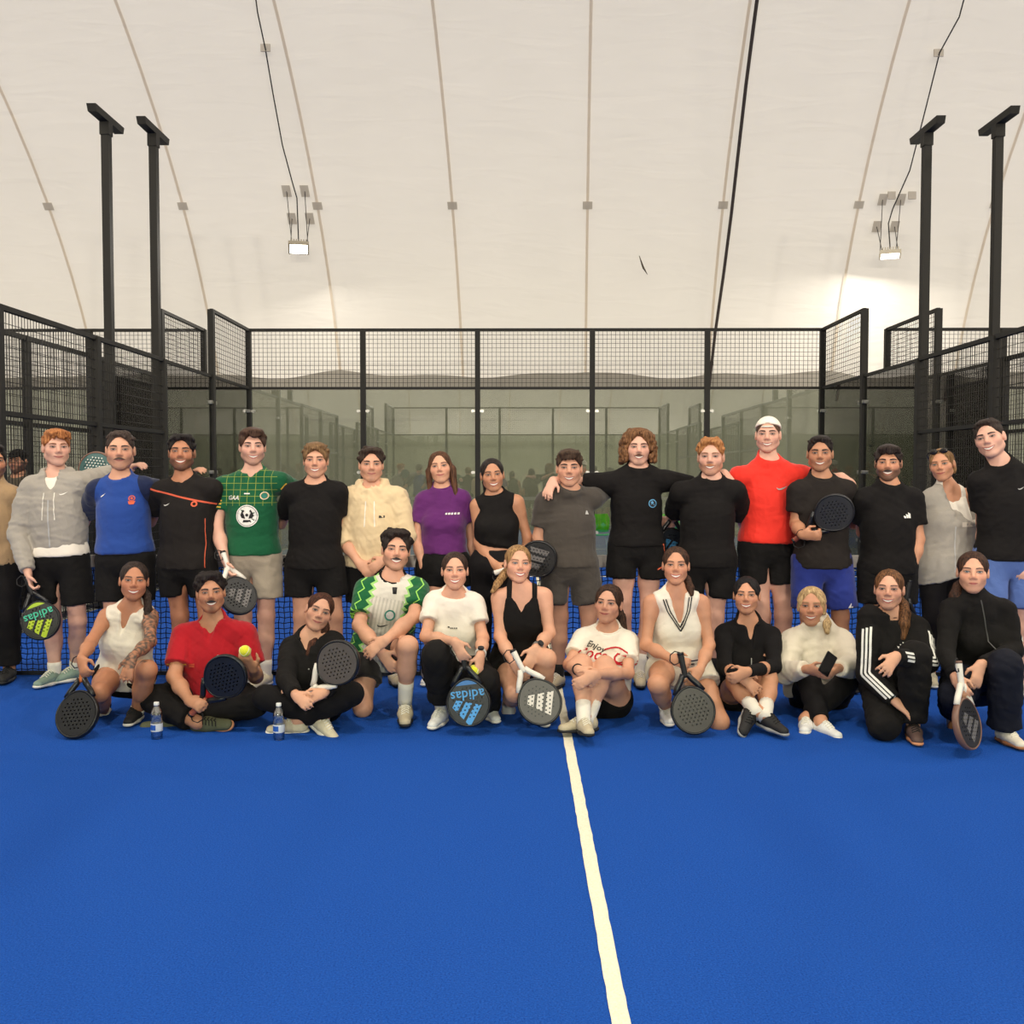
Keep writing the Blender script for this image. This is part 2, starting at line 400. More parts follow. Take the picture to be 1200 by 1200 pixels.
# ---------------------------------------------------------------- the net
net = tag(empty('padel_net', (CX, NETY, 0)), 'black padel net with grey top band stretched behind the standing group', 'net')
STRING = solid('black_net_string', (16, 20, 30), .8)
V = []; F = []
nx, nz = 236, 21; sx = 10.0/nx; zt = 0.83; sz = zt/nz
P = np.zeros((nx+1, nz+1, 3))
for i in range(nx+1):
    for j in range(nz+1):
        P[i, j] = (-5+i*sx+random.uniform(-.005, .005), 0.01*math.sin(i*.07), j*sz+random.uniform(-.003, .003)+(0.09*sz if i % 2 else -.09*sz)*(0 < j < nz))
def strand(a, b, r=.0033):
    n = len(V); d = b-a; horiz = abs(d[0]) > abs(d[2])
    o = np.array([0, 0, r]) if horiz else np.array([r, 0, 0]); q = np.array([0, r, 0])
    V.extend([a-o, a+q, a+o, b-o, b+q, b+o]); F.extend([(n, n+1, n+4, n+3), (n+1, n+2, n+5, n+4), (n+2, n, n+3, n+5)])
for i in range(nx+1):
    for j in range(nz+1):
        if i < nx: strand(P[i, j], P[i+1, j])
        if j < nz: strand(P[i, j], P[i, j+1])
o = link('netting', mesh_np('netting', V, np.array(F), [STRING]), net); o['kind'] = 'stuff'
BAND = solid('grey_net_band', (178, 172, 164), .8)
MB().box((-5, -.012, .815), (5, .012, .905)).build('top_band', BAND, net)
MB().box((-5, -.008, .0), (5, .008, .03)).build('bottom_band', STRING, net)
for sx_ in (-5.0, 5.0): MB().box((sx_-.05, -.05, 0), (sx_+.05, .05, 1.05)).build('post', DARK, net)
# emblem on the band: two crossed bats in black
INK = solid('black_print', (24, 22, 22), .7)
for bx_ in [(330-608)*NETY/FPX-CX+d for d in (0, 3.06, -2.0, 5.2)]:
    e = MB()
    for s in (-1, 1):
        c0 = np.array([bx_+s*.032, -.0145, .866])
        n = len(e.v); k = 14
        e.v.append(tuple(c0))
        for a in range(k): e.v.append(tuple(c0+np.array([.026*math.cos(6.283*a/k), 0, .024*math.sin(6.283*a/k)])))
        for a in range(k): e.f.append((n, n+1+(a+1) % k, n+1+a))
        n = len(e.v); e.v += [tuple(c0+np.array(v)) for v in ((-s*.012, 0, -.018), (-s*.040, 0, -.036), (-s*.034, 0, -.041), (-s*.004, 0, -.024))]; e.f.append((n, n+1, n+2, n+3))
    e.build('emblem', INK, net)

# green plastic chairs outside the glass
GREEN = solid('green_plastic', (104, 204, 36), .45); WHT = solid('white_metal_leg', (205, 205, 200), .4)
def chair(px, label):
    p = W(px, 640, 17.35); r = tag(empty('plastic_chair', (p[0], p[1], -.02)), label, 'chair', 'green chairs behind the glass wall'); r.rotation_euler = (0, 0, random.uniform(-.15, .15))
    def shell(name, pts, half, th):
        V = []; F = []
        for (y, z, wd) in pts:
            for j in range(7):
                u = -1+j/3; V.append((u*wd, y-.03*u*u, z+.012*u*u))
        n = len(pts)
        for i in range(n-1):
            for j in range(6): a = i*7+j; F.append((a, a+1, a+8, a+7))
        o = link(name, mesh_np(name, V, F, [GREEN], True), r); sm = o.modifiers.new('s', 'SOLIDIFY'); sm.thickness = th; return o
    shell('seat', [(-.22, .44, .2), (-.1, .45, .22), (.05, .44, .22), (.18, .43, .21)], .22, .02)
    shell('backrest', [(.17, .47, .19), (.2, .6, .215), (.23, .72, .21), (.245, .8, .17)], .2, .02)
    for sx in (-1, 1):
        for sy in (-1, 1): MB().tube([(sx*.15, sy*.12, .44), (sx*.2, sy*.2, 0)], .011, 8).build('leg', WHT, r)
for px, lb in ((545, 'green plastic chair behind the glass between the purple shirt and the crop top'), (700, 'green plastic chair behind the glass beside the tall curly-haired man'),
               (783, 'green plastic chair behind the glass between curly-haired man and ginger-haired man'), (996, 'green plastic chair behind the glass near the man in blue shorts')):
    chair(px, lb)
# ================================================================ people: implicit surfaces meshed with surface nets
nrm = lambda v: np.asarray(v, float)/(np.linalg.norm(v)+1e-9)
def smin(a, b, k):
    h = np.maximum(k-np.abs(a-b), 0)/k
    return np.minimum(a, b)-h*h*k*.25
def cap(a, b, ra, rb=None, n=None, s=1.0):
    """tapered capsule, squashed by s along n"""
    a = np.asarray(a, float); b = np.asarray(b, float); rb = ra if rb is None else rb
    r = max(ra, rb); lo = np.minimum(a, b)-r; hi = np.maximum(a, b)+r
    ba = b-a; L2 = float(ba@ba)+1e-12
    nn = None if n is None else nrm(n)
    def f(X, Y, Z):
        x = X-a[0]; y = Y-a[1]; z = Z-a[2]
        t = np.clip((x*ba[0]+y*ba[1]+z*ba[2])/L2, 0, 1)
        x = x-ba[0]*t; y = y-ba[1]*t; z = z-ba[2]*t
        d2 = x*x+y*y+z*z
        if nn is not None:
            q = x*nn[0]+y*nn[1]+z*nn[2]; d2 = d2+q*q*(1/(s*s)-1)
        return np.sqrt(d2)-(ra+(rb-ra)*t)
    return lo, hi, f
def ell(c, r, R=None):
    c = np.asarray(c, float); r = np.asarray(r, float); m = r.max(); R = np.eye(3) if R is None else np.asarray(R)
    def f(X, Y, Z):
        x = X-c[0]; y = Y-c[1]; z = Z-c[2]
        q = [(R[0, i]*x+R[1, i]*y+R[2, i]*z) for i in range(3)]
        k0 = np.sqrt((q[0]/r[0])**2+(q[1]/r[1])**2+(q[2]/r[2])**2)
        k1 = np.sqrt((q[0]/r[0]**2)**2+(q[1]/r[1]**2)**2+(q[2]/r[2]**2)**2)+1e-6
        return k0*(k0-1)/k1
    return c-m, c+m, f
class Vol:
    def __init__(s, h, prims=()):
        s.h = h; s.ops = []; s.F = None
    def add(s, p, k=.03, cuts=()): s.ops.append(('u', p, k, cuts)); return s
    def sub(s, p, k=.01): s.ops.append(('s', p, k, ())); return s
    def plane(s, pt, n): s.ops.append(('p', (None, None, (np.asarray(pt, float), nrm(n))), 0, ())); return s
    def shell(s, body, c, rad, pt, n, off): s.ops.append(('b', (None, None, (body, c, rad, pt, n, off)), 0, ())); return s
    def fold(s, amp, freq, seed): s.ops.append(('n', (None, None, (amp, freq, seed)), 0, ())); return s
    def run(s):
        us = [o for o in s.ops if o[0] == 'u']
        lo = np.min([o[1][0] for o in us], axis=0)-.03; hi = np.max([o[1][1] for o in us], axis=0)+.03
        h = s.h; s.lo = np.floor(lo/h)*h; n = np.ceil((hi-s.lo)/h).astype(int)+2
        s.F = np.full(n, .12, np.float32); s.ax = [s.lo[i]+h*np.arange(n[i]) for i in range(3)]
        for op, p, k, cuts in s.ops:
            if op in 'us':
                m = k+.03
                i0 = np.maximum(0, np.floor((p[0]-m-s.lo)/h).astype(int)); i1 = np.minimum(n, np.ceil((p[1]+m-s.lo)/h).astype(int)+1)
                if (i1 <= i0).any(): continue
                sl = tuple(slice(a, b) for a, b in zip(i0, i1))
                X = s.ax[0][sl[0]][:, None, None].astype(np.float32); Y = s.ax[1][sl[1]][None, :, None].astype(np.float32); Z = s.ax[2][sl[2]][None, None, :].astype(np.float32)
                d = p[2](X, Y, Z)
                for pt, nn in cuts: d = np.maximum(d, (X-pt[0])*nn[0]+(Y-pt[1])*nn[1]+(Z-pt[2])*nn[2])
                s.F[sl] = smin(s.F[sl], d, k) if op == 'u' else -smin(-s.F[sl], d, k)
            elif op == 'p':
                pt, nn = p[2]
                d = (s.ax[0]-pt[0])[:, None, None]*nn[0]+(s.ax[1]-pt[1])[None, :, None]*nn[1]+(s.ax[2]-pt[2])[None, None, :]*nn[2]
                s.F = np.maximum(s.F, d.astype(np.float32))
            elif op == 'b':      # a layer of cloth hugging the body below a plane, around c
                body, c, rad, pt, nn, off = p[2]
                i0 = np.maximum(0, np.floor((c-rad-s.lo)/h).astype(int)); i1 = np.minimum(n, np.ceil((c+rad-s.lo)/h).astype(int)+1)
                if (i1 <= i0).any(): continue
                g_ = np.stack(np.meshgrid(*[np.arange(a, b_) for a, b_ in zip(i0, i1)], indexing='ij'), -1).reshape(-1, 3); P = s.lo+h*g_
                d = np.maximum(np.maximum(body.sample(P)-off, (P-pt)@nn), np.linalg.norm(P-c, axis=1)-rad)
                ix = tuple(g_.T); s.F[ix] = smin(s.F[ix], d.astype(np.float32), .012)
            elif op == 'n':
                amp, fr, seed = p[2]; rs = np.random.RandomState(seed)
                idx = np.argwhere(np.abs(s.F) < .03); P = s.lo+h*idx; val = np.zeros(len(P))
                for q in range(4):
                    k1 = rs.randn(3); k1 *= fr*(1+.6*q)/np.linalg.norm(k1); k2 = rs.randn(3)*fr*.5
                    sn_ = np.sin(P@k1+1.8*np.sin(P@k2+rs.rand()*6)+rs.rand()*6); val += (.45*sn_+(.55-1.1*np.abs(sn_)))/(1+.5*q)
                s.F[tuple(idx.T)] += (amp*val*.5).astype(np.float32)
        s.F[0] = s.F[-1] = .05; s.F[:, 0] = s.F[:, -1] = .05; s.F[:, :, 0] = s.F[:, :, -1] = .05
        return s
    def sample(s, P):
        q = (np.asarray(P)-s.lo)/s.h; n = np.array(s.F.shape)-2
        ok = ((q >= 0) & (q <= n)).all(1); q = np.clip(q, 0, n-.001); i = q.astype(int); f = q-i; r = 0
        for a in (0, 1):
            for b in (0, 1):
                for c in (0, 1):
                    w = (f[:, 0] if a else 1-f[:, 0])*(f[:, 1] if b else 1-f[:, 1])*(f[:, 2] if c else 1-f[:, 2])
                    r = r+w*s.F[i[:, 0]+a, i[:, 1]+b, i[:, 2]+c]
        return np.where(ok, r, .12)
    def hit(s, P, d, length=.6, off=.003):
        """march points P along d onto the surface; returns points lifted by off and a flag"""
        P = np.array(P, float); d = nrm(d); out = P.copy(); done = np.zeros(len(P), bool); st = s.h*.35
        for i in range(int(length/st)):
            q = P+d*st*i; ins = (s.sample(q) < 0) & ~done
            out[ins] = q[ins]; done |= ins
            if done.all(): break
        return out-d*(off+st*.5), done
    def mesh(s):
        F = s.F; S = F < 0
        c = np.zeros(np.array(F.shape)-1, np.int8)
        sh = [(a, b, e) for a in (0, 1) for b in (0, 1) for e in (0, 1)]
        n = F.shape
        for a, b, e in sh: c += S[a:n[0]-1+a, b:n[1]-1+b, e:n[2]-1+e]
        mask = (c > 0) & (c < 8); idx = np.argwhere(mask)
        vid = np.full(mask.shape, -1, np.int32); vid[mask] = np.arange(len(idx))
        pos = np.zeros((len(idx), 3)); cnt = np.zeros(len(idx))
        for ax in range(3):
            o1, o2 = [x for x in range(3) if x != ax]
            for u in (0, 1):
                for v in (0, 1):
                    a = np.zeros(3, int); a[o1] = u; a[o2] = v; b = a.copy(); b[ax] = 1
                    f1 = F[tuple((idx+a).T)]; f2 = F[tuple((idx+b).T)]; cr = (f1 < 0) != (f2 < 0)
                    t = np.where(cr, f1/(f1-f2+1e-12), 0); p = a+np.outer(t, b-a)
                    pos += p*cr[:, None]; cnt += cr
        V = s.lo+s.h*(idx+pos/np.maximum(cnt, 1)[:, None])
        Q = []
        for ax in range(3):
            o1, o2 = (ax+1) % 3, (ax+2) % 3
            sl0 = [slice(None)]*3; sl1 = [slice(None)]*3; sl0[ax] = slice(0, -1); sl1[ax] = slice(1, None)
            A = S[tuple(sl0)]; B = S[tuple(sl1)]; e = np.argwhere(A != B)
            e = e[(e[:, o1] > 0) & (e[:, o2] > 0) & (e[:, o1] < n[o1]-1) & (e[:, o2] < n[o2]-1)]
            d1 = np.zeros(3, int); d1[o1] = 1; d2 = np.zeros(3, int); d2[o2] = 1
            q = np.stack([vid[tuple((e-d1-d2).T)], vid[tuple((e-d2).T)], vid[tuple(e.T)], vid[tuple((e-d1).T)]], 1)
            fl = ~A[tuple(e.T)]; q[fl] = q[fl][:, ::-1]; Q.append(q)
        Q = np.concatenate(Q); Q = Q[(Q >= 0).all(1)]
        return V, Q

# ---------------------------------------------------------------- heads
def head_vol(fem):
    v = Vol(.0051)
    v.add(ell((0, .012, .034), (.073, .091, .083)), .02)
    v.add(ell((0, -.024, -.028), (.058, .064, .084)), .03)
    jw = .043 if fem else .051
    for s in (-1, 1):
        v.add(cap((s*jw, -.002, -.056), (s*.016, -.062, -.096), .021, .017), .03)
        v.add(ell((s*.038, -.052, -.024), (.026, .024, .024)), .03)
    v.add(ell((0, -.064, -.097), (.021, .019, .017) if fem else (.026, .021, .019)), .022)
    v.add(cap((-.034, -.074, .025), (.034, -.074, .025), .011 if fem else .0135), .025)
    for s in (-1, 1):
        v.sub(ell((s*.0315, -.1, .006), (.016, .0175, .0115)), .016)
        v.add(ell((s*.0315, -.0735, .004), (.0155, .0135, .0125)), .005)
    v.add(cap((0, -.082, .014), (0, -.1015, -.022), .0075, .0105 if fem else .0125), .012)
    for s in (-1, 1): v.add(ell((s*.0115, -.0945, -.029), (.0085, .010, .008)), .008)
    v.add(ell((0, -.076, -.058), (.03, .018, .024)), .02)
    for s in (-1, 1):
        v.add(ell((s*.0765, .014, -.004), (.0095, .019, .031)), .008); v.sub(ell((s*.088, .008, 0), (.006, .011, .018)), .006)
    v.add(cap((0, .02, -.05), (0, .028, -.13), .05 if not fem else .043), .03)
    v.run(); return v
HEAD = {}
for fm in (False, True):
    hv = head_vol(fm); V, Q = hv.mesh(); HEAD[fm] = (hv, V, Q)
def face_y(hv, x, z, off):
    """front surface of the head at (x, z)"""
    P = np.stack([x, np.full_like(x, -.135), z], 1); h, ok = hv.hit(P, (0, 1, 0), .16, off); return h
def strip(hv, xs, up, lo, off, rows=2):
    V = []; n = len(xs)
    for r in range(rows+1):
        z = lo+(up-lo)*r/rows; V.append(face_y(hv, np.asarray(xs, float), z, off))
    V = np.concatenate(V); F = [(r*n+i, r*n+i+1, (r+1)*n+i+1, (r+1)*n+i) for r in range(rows) for i in range(n-1)]
    return V, F
FACE_CACHE = {}
def face_bits(fem, smile, brow_c, lip_c, iris_c, must_c, mustache):
    """eyes, brows, lips, teeth laid on the face: list of (verts, faces, colour)"""
    key = (fem, smile, mustache)
    if key not in FACE_CACHE:
        hv = HEAD[fem][0]; out = []
        for s in (-1, 1):
            cx = s*.0315; t = np.linspace(-1, 1, 9); xs = cx+t*.0148
            open_ = .0050 if smile < 2 else .0040
            up = .0045+open_*(1-t*t)**.8; lo = .0045-.0032*(1-t*t); tilt = .0012*t*s
            out.append((*strip(hv, xs, up+tilt, lo+tilt, .0006), 'white'))
            a = np.linspace(-1, 1, 7); out.append((*strip(hv, cx+a*.0072, np.minimum(.0045+.0072*np.sqrt(1-a*a*.98), .0045+open_*.95), .0045-np.minimum(.0072*np.sqrt(1-a*a*.98), .0031), .0014), 'iris'))
            out.append((*strip(hv, cx+t*.0162, up+tilt+(.0040 if fem else .0028), up+tilt-.0006, .0016, 1), 'lash'))
            out.append((*strip(hv, cx+t*.0145, lo+tilt+.0004, lo+tilt-.0010, .0012, 1), 'lid'))
            tb = np.linspace(-1, 1, 9); q_ = tb*s; arch = .0225+.0042*(1-(q_-.15)**2)+.0010*(q_ < -.5)-(.0025*np.maximum(0, q_-.5))+(.0015 if fem else 0)
            th = (.0034 if fem else .0052)*(1-.55*np.maximum(0, tb*s))
            out.append((*strip(hv, cx+tb*.0205+s*.001, arch+th, arch-th*.6, .0022), 'brow'))
        w = (.022, .029, .0335)[smile]; t = np.linspace(-1, 1, 15); xs = t*w; zm = (-.060, -.061, -.0615)[smile]
        cur = (.001, .0065, .0105)[smile]*np.abs(t)**1.7
        g = (1-t*t)
        if smile == 2:
            top = zm+cur+.0012*g; bot = zm+cur-.0108*g
            out.append((*strip(hv, xs, top, bot, .0008), 'teeth'))
            out.append((*strip(hv, xs*1.05, top+.0042*g**.6+.0008, top-.0004, .0022), 'lip'))
            out.append((*strip(hv, xs*1.03, bot+.0004, bot-.0066*g**.6-.0006, .0026), 'lip'))
            out.append((*strip(hv, xs*1.06, top+.0004-.0006*g, top-.0012*g-.0008, .0012, 1), 'gap'))
        else:
            mid = zm+cur
            out.append((*strip(hv, xs, mid+.0058*g**.6, mid, .0022), 'lip')); out.append((*strip(hv, xs, mid, mid-.0072*g**.6, .0024), 'lip'))
            out.append((*strip(hv, xs*1.06, mid+.0009, mid-.0011, .0034, 1), 'gap'))
        if mustache:
            tm = np.linspace(-1, 1, 13); up = -.0415-.013*np.abs(tm)**1.6+.0; lo = np.minimum(zm+cur[0]*tm*tm+.0045*(1-tm*tm)-.001, up-.003)
            out.append((*strip(hv, tm*.031, up-.0012, np.minimum(lo, up-.0048), .0046, 3), 'must'))
        FACE_CACHE[key] = out
    cm = dict(white=lin((190, 176, 166)), iris=iris_c, lash=(.02, .013, .01), lid=lin((112, 70, 58)), brow=brow_c, nostril=lin((110, 60, 50)), teeth=lin((236, 228, 214)),
              lip=lip_c, gap=lin((92, 40, 36)), must=must_c)
    return [(V, F, cm[c]) for V, F, c in FACE_CACHE[key]]

def skin_material():
    m, nt, b = nmat('skin')
    at = N(nt, 'ShaderNodeAttribute', attribute_name='tint'); tc = N(nt, 'ShaderNodeTexCoord')
    nz = N(nt, 'ShaderNodeTexNoise'); nz.inputs['Scale'].default_value = 26; nz.inputs['Detail'].default_value = 4; L(nt, tc.outputs['Object'], nz.inputs['Vector'])
    hs = N(nt, 'ShaderNodeHueSaturation'); L(nt, at.outputs['Color'], hs.inputs['Color'])
    L(nt, math_(nt, 'ADD', math_(nt, 'MULTIPLY', nz.outputs[0], .22), .89), hs.inputs['Value'])
    L(nt, hs.outputs[0], b.inputs['Base Color']); b.inputs['Roughness'].default_value = .52; b.inputs['Specular IOR Level'].default_value = .4
    b.inputs['Subsurface Weight'].default_value = 0.0
    return m
SKIN = skin_material()
def hair_mat(rgb, tip=None):
    nm = 'hair_%d_%d_%d' % tuple(rgb)
    if nm in MATS: return MATS[nm]
    m, nt, b = nmat(nm); c = lin(rgb); c2 = lin(tip) if tip else tuple(x*1.9+.006 for x in c)
    at = N(nt, 'ShaderNodeAttribute', attribute_name='loc'); mp = N(nt, 'ShaderNodeMapping'); mp.inputs['Scale'].default_value = (130, 130, 16); L(nt, at.outputs['Vector'], mp.inputs[0])
    nz = N(nt, 'ShaderNodeTexNoise'); nz.inputs['Scale'].default_value = 1.0; nz.inputs['Detail'].default_value = 3; nz.inputs['Distortion'].default_value = .8; L(nt, mp.outputs[0], nz.inputs['Vector'])
    rp = N(nt, 'ShaderNodeMapRange'); rp.inputs[1].default_value = .35; rp.inputs[2].default_value = .7; L(nt, nz.outputs[0], rp.inputs[0])
    L(nt, mixc(nt, rp.outputs[0], tuple(x*.6 for x in c), c2), b.inputs['Base Color']); b.inputs['Roughness'].default_value = .6; b.inputs['Specular IOR Level'].default_value = .18
    bp = N(nt, 'ShaderNodeBump'); bp.inputs['Strength'].default_value = .8; bp.inputs['Distance'].default_value = .006
    L(nt, nz.outputs[0], bp.inputs['Height']); L(nt, bp.outputs[0], b.inputs['Normal']); MATS[nm] = m; return m

def hair_vol(style, o, seed, fem):
    rs = np.random.RandomState(seed); t = o.get('t', .010); v = Vol(.0064)
    cr = np.array((.0740+t*.8, .0922+t, .0835+t)); cc = np.array((0, .013, .034))
    low = o.get('low', -.012)          # how far the sides come down
    fz = o.get('hairline', .093 if fem else .084)       # height of the hairline on the forehead
    back = (np.array([0, 0, low]), nrm((0, -.62, -1)))
    v.add(ell(cc, cr), .012, [back] if style not in ('long', 'mane') else [(np.array([0, 0, -.02]), nrm((0, -.8, -1)))])
    for e in o.get('vol', ()): v.add(ell(e[:3], e[3:6]), .022)
    # clear the face, fading out towards the hairline
    v.sub(ell((0, -.118, fz-.101), (o.get('fw', .068), .085, .125)), .022)
    for s in (-1, 1): v.sub(ell((s*.08, .010, -.004), (.022, .022, .034)), .008)
    if style == 'short':
        ln = o.get('lock', .030); sw = o.get('sweep', .3)
        for i in range(o.get('n', 70)):
            a = rs.rand()*2*math.pi; z = rs.uniform(.055, .118); q = max(.02, 1-((z-.034)/(cr[2]))**2)**.5
            p = np.array((q*cr[0]*math.cos(a), .013+q*cr[1]*math.sin(a), z))
            if p[1] < -.02 and z < fz+.004: continue
            if abs(p[0]) > .05 and z < .07 and t < .008: continue
            n = nrm((p-cc)/cr**2); fl = np.array((sw*rs.uniform(-.4, 1), -1 if p[1] < .03 else .4, -.25)); fl = nrm(fl-n*(fl@n))
            e = p+(n*.35+fl*.9)*ln*rs.uniform(.5, 1.1); v.add(cap(p-n*.004, e, .0105, .004), .006)
        for i in range(o.get('fringe', 0)):
            x = rs.uniform(-.052, .052); y0 = -.045-.022*(1-(x/.06)**2)
            e = np.array((x*1.05+sw*.03+rs.uniform(-.008, .008), y0-.034+abs(x)*.25, fz-.006+rs.uniform(-.008, .006)-o.get('fdrop', 0)))
            v.add(cap((x, y0, .112-abs(x)*.25), ((x+e[0])/2, (y0+e[1])/2-.012, .104-abs(x)*.2), .012, .011), .008); v.add(cap(((x+e[0])/2, (y0+e[1])/2-.012, .104-abs(x)*.2), e, .011, .0045), .006)
    for c in o.get('locks', ()): v.add(cap(c[0], c[1], c[2], c[3]), c[4] if len(c) > 4 else .012)
    if style in ('curly', 'mane'):
        n = o.get('n', 90); R = o.get('cr', .013)
        for i in range(n):
            a = rs.rand()*2*math.pi; z = rs.uniform(o.get('zmin', .045), .125) if style == 'curly' else rs.uniform(-.1, .12)
            if style == 'curly':
                q = max(0, 1-((z-.036)/(cr[2]+.006))**2)**.5; x = q*cr[0]*math.cos(a); y = .008+q*cr[1]*math.sin(a)
                if y < -.03 and z < fz-o.get('fdrop', 0): continue
            else:
                wd = o.get('wide', .1); q = max(.25, 1-((z-.01)/.125)**2)**.5 if z > 0 else 1
                x = q*wd*math.cos(a); y = .03+q*.1*math.sin(a)
                if y < -.035 and abs(x) < .075 and z < fz+.01: continue
                if y < -.06 and z < .085: continue
            v.add(ell((x, y, z), np.array([1, 1, 1])*R*rs.uniform(.75, 1.35)), .006)
    tail = o.get('tail')
    if tail:
        for a, b in zip(tail[:-1], tail[1:]): v.add(cap(a[:3], b[:3], a[3], b[3]), .012)
        for q in range(10):      # loose strands along the tail
            d = rs.uniform(-1, 1, 3)*.6
            for a, b in zip(tail[:-1], tail[1:]): v.add(cap(np.array(a[:3])+d*a[3], np.array(b[:3])+d*b[3]*1.2, .007, .006), .005)
    v.fold(o.get('rough', .0026), 210, seed); return v.run()

# ---------------------------------------------------------------- hands
def hand_prims(w, tip, palm, side, curl, size, spread=1.0, thumb=None):
    d = nrm(np.asarray(tip)-w); palm = np.asarray(palm, float); palm = nrm(palm-d*(palm@d)); lat = np.cross(d, palm)*side
    P = []; k = size/.185
    P.append((cap(w, w+d*.03*k, .027*k, .034*k, palm, .62), .02))
    P.append((cap(w+d*.03*k+lat*.004, w+d*.078*k, .035*k, .037*k, palm, .42), .015))
    for off, ln, da in ((.028, .068, .10), (.0095, .076, .02), (-.0095, .071, -.05), (-.027, .056, -.12)):
        p = w+d*.086*k+lat*off*k; ang = curl*.6; dd0 = nrm(d+lat*da*spread)
        for seg, (fr, r0, r1) in enumerate(((.45, .0098, .009), (.32, .009, .0082), (.23, .0082, .007))):
            dd = math.cos(ang)*dd0+math.sin(ang)*palm; q = p+dd*ln*fr*k
            P.append((cap(p, q, r0*k, r1*k), .006)); p = q; ang += curl*(1.25 if seg == 0 else .9)
    p = w+d*.022*k+lat*.026*k; t1 = nrm(d*.75+lat*.75+palm*(.15+.5*curl)); q = p+t1*.045*k
    t2 = nrm(d*.95+lat*(.3-.5*curl)+palm*(.1+.6*curl)); r = q+t2*.034*k
    P += [(cap(p, q, .0135*k, .0105*k), .012), (cap(q, r, .0105*k, .008*k), .006)]
    return P

# ---------------------------------------------------------------- shoes (one shared shape, coloured per wearer)
def shoe_meshes():
    up = Vol(.0062); so = Vol(.0062); z = (0, 0, 1)
    up.add(cap((0, .035, .05), (0, -.03, .055), .042, .041), .03); up.add(cap((0, -.03, .05), (0, -.15, .034), .043, .034, z, .8), .03)
    up.add(cap((0, .032, .05), (0, .026, .088), .041, .039), .02); up.sub(cap((0, .018, .10), (0, .018, .14), .033), .006)
    up.add(cap((0, -.035, .085), (0, -.085, .066), .017, .013), .02)
    up.plane((0, 0, .022), (0, 0, -1)); up.run()
    so.add(cap((0, .045, .016), (0, -.05, .016), .043, .044, z, .5), .02); so.add(cap((0, -.05, .016), (0, -.155, .02), .046, .036, z, .42), .02)
    so.plane((0, 0, 0), (0, 0, -1)); so.plane((0, 0, .033), (0, 0, 1)); so.run()
    V1, Q1 = up.mesh(); V2, Q2 = so.mesh()
    la = MB()
    for i in range(5):
        y = -.028-i*.017; P = [(x, y+(.006 if x > 0 else -.006), .2) for x in np.linspace(-.024, .024, 7)]
        h, ok = up.hit(P, (0, 0, -1), .22, .003); la.tube(h, .0032, 5)
    la.tube([(0, -.022, .103), (.022, -.012, .1), (.032, -.02, .085)], .003, 5); la.tube([(0, -.022, .103), (-.022, -.012, .1), (-.034, -.018, .086)], .003, 5)
    return (V1, Q1), (V2, Q2), (la.v, la.f)
SHOE = shoe_meshes(); SHOE_ME = {}
def shoe(parent, ankle, toe, up, mats, key, scale=1.0, ground=True):
    if key not in SHOE_ME:
        SHOE_ME[key] = (mesh_np('shoe', SHOE[0][0], SHOE[0][1], [mats[0]], True, attrs=SHOE[0][0]), mesh_np('sole', SHOE[1][0], SHOE[1][1], [mats[1]], True, attrs=SHOE[1][0]), mesh_np('laces', SHOE[2][0], SHOE[2][1], [mats[2]]))
    t = nrm(toe); y = -t; z = nrm(np.asarray(up)-y*(np.asarray(up)@y)); x = np.cross(y, z)
    R = Matrix([(x[i], y[i], z[i]) for i in range(3)])
    loc = np.asarray(ankle)-z*.092*scale-y*.02*scale
    if ground:
        Vw = SHOE[1][0]*scale@np.stack([x, y, z]); loc[2] -= (loc+Vw)[:, 2].min()-.001
    base = np.array(parent.location)
    o = link('shoe', SHOE_ME[key][0], parent); o.matrix_local = Matrix.Translation(Vector(loc-base)) @ R.to_4x4() @ Matrix.Scale(scale, 4)
    a = link('sole', SHOE_ME[key][1], o); b = link('laces', SHOE_ME[key][2], o)
    return loc

# ---------------------------------------------------------------- text and flat shapes as printed marks
TXT = {}
def text2d(s, size, shear=0.0):
    key = (s, shear)
    if key not in TXT:
        cu = bpy.data.curves.new('t', 'FONT'); cu.body = s; cu.size = 1; cu.align_x = 'CENTER'; cu.align_y = 'CENTER'; cu.shear = shear; cu.resolution_u = 2; cu.offset = .01
        ob = bpy.data.objects.new('t', cu); me = ob.to_mesh(); V = np.array([v.co[:2] for v in me.vertices]).reshape(-1, 2); F = [tuple(p.vertices) for p in me.polygons]
        ob.to_mesh_clear(); bpy.data.objects.remove(ob); bpy.data.curves.remove(cu); TXT[key] = (V, F)
    V, F = TXT[key]; return V*size, F
def disc2d(r, k=20, r0=0.0, cx=0, cy=0):
    a = np.arange(k)*2*math.pi/k; o = np.stack([cx+r*np.cos(a), cy+r*np.sin(a)], 1)
    if r0: i = np.stack([cx+r0*np.cos(a), cy+r0*np.sin(a)], 1); return np.concatenate([o, i]), [(j, (j+1) % k, k+(j+1) % k, k+j) for j in range(k)]
    return np.concatenate([o, [[cx, cy]]]), [(j, (j+1) % k, k) for j in range(k)]
def poly2d(pts): return np.array(pts, float), [tuple(range(len(pts)))]
def merge2d(*ps):
    V = []; F = []; n = 0
    for v, f in ps: V.append(v); F += [tuple(i+n for i in q) for q in f]; n += len(v)
    return np.concatenate(V), F
def bars3(s=1.0):   # three slanted bars
    out = []
    for i, hgt in enumerate((.45, .75, 1.05)):
        x = i*.36*s; out.append(poly2d([(x, 0), (x+.28*s, 0), (x+.28*s-hgt*.0*s, hgt*.55*s), (x-.12*s, hgt*.75*s)]))
    v, f = merge2d(*out); return v-np.array([.5*s, .3*s]), f
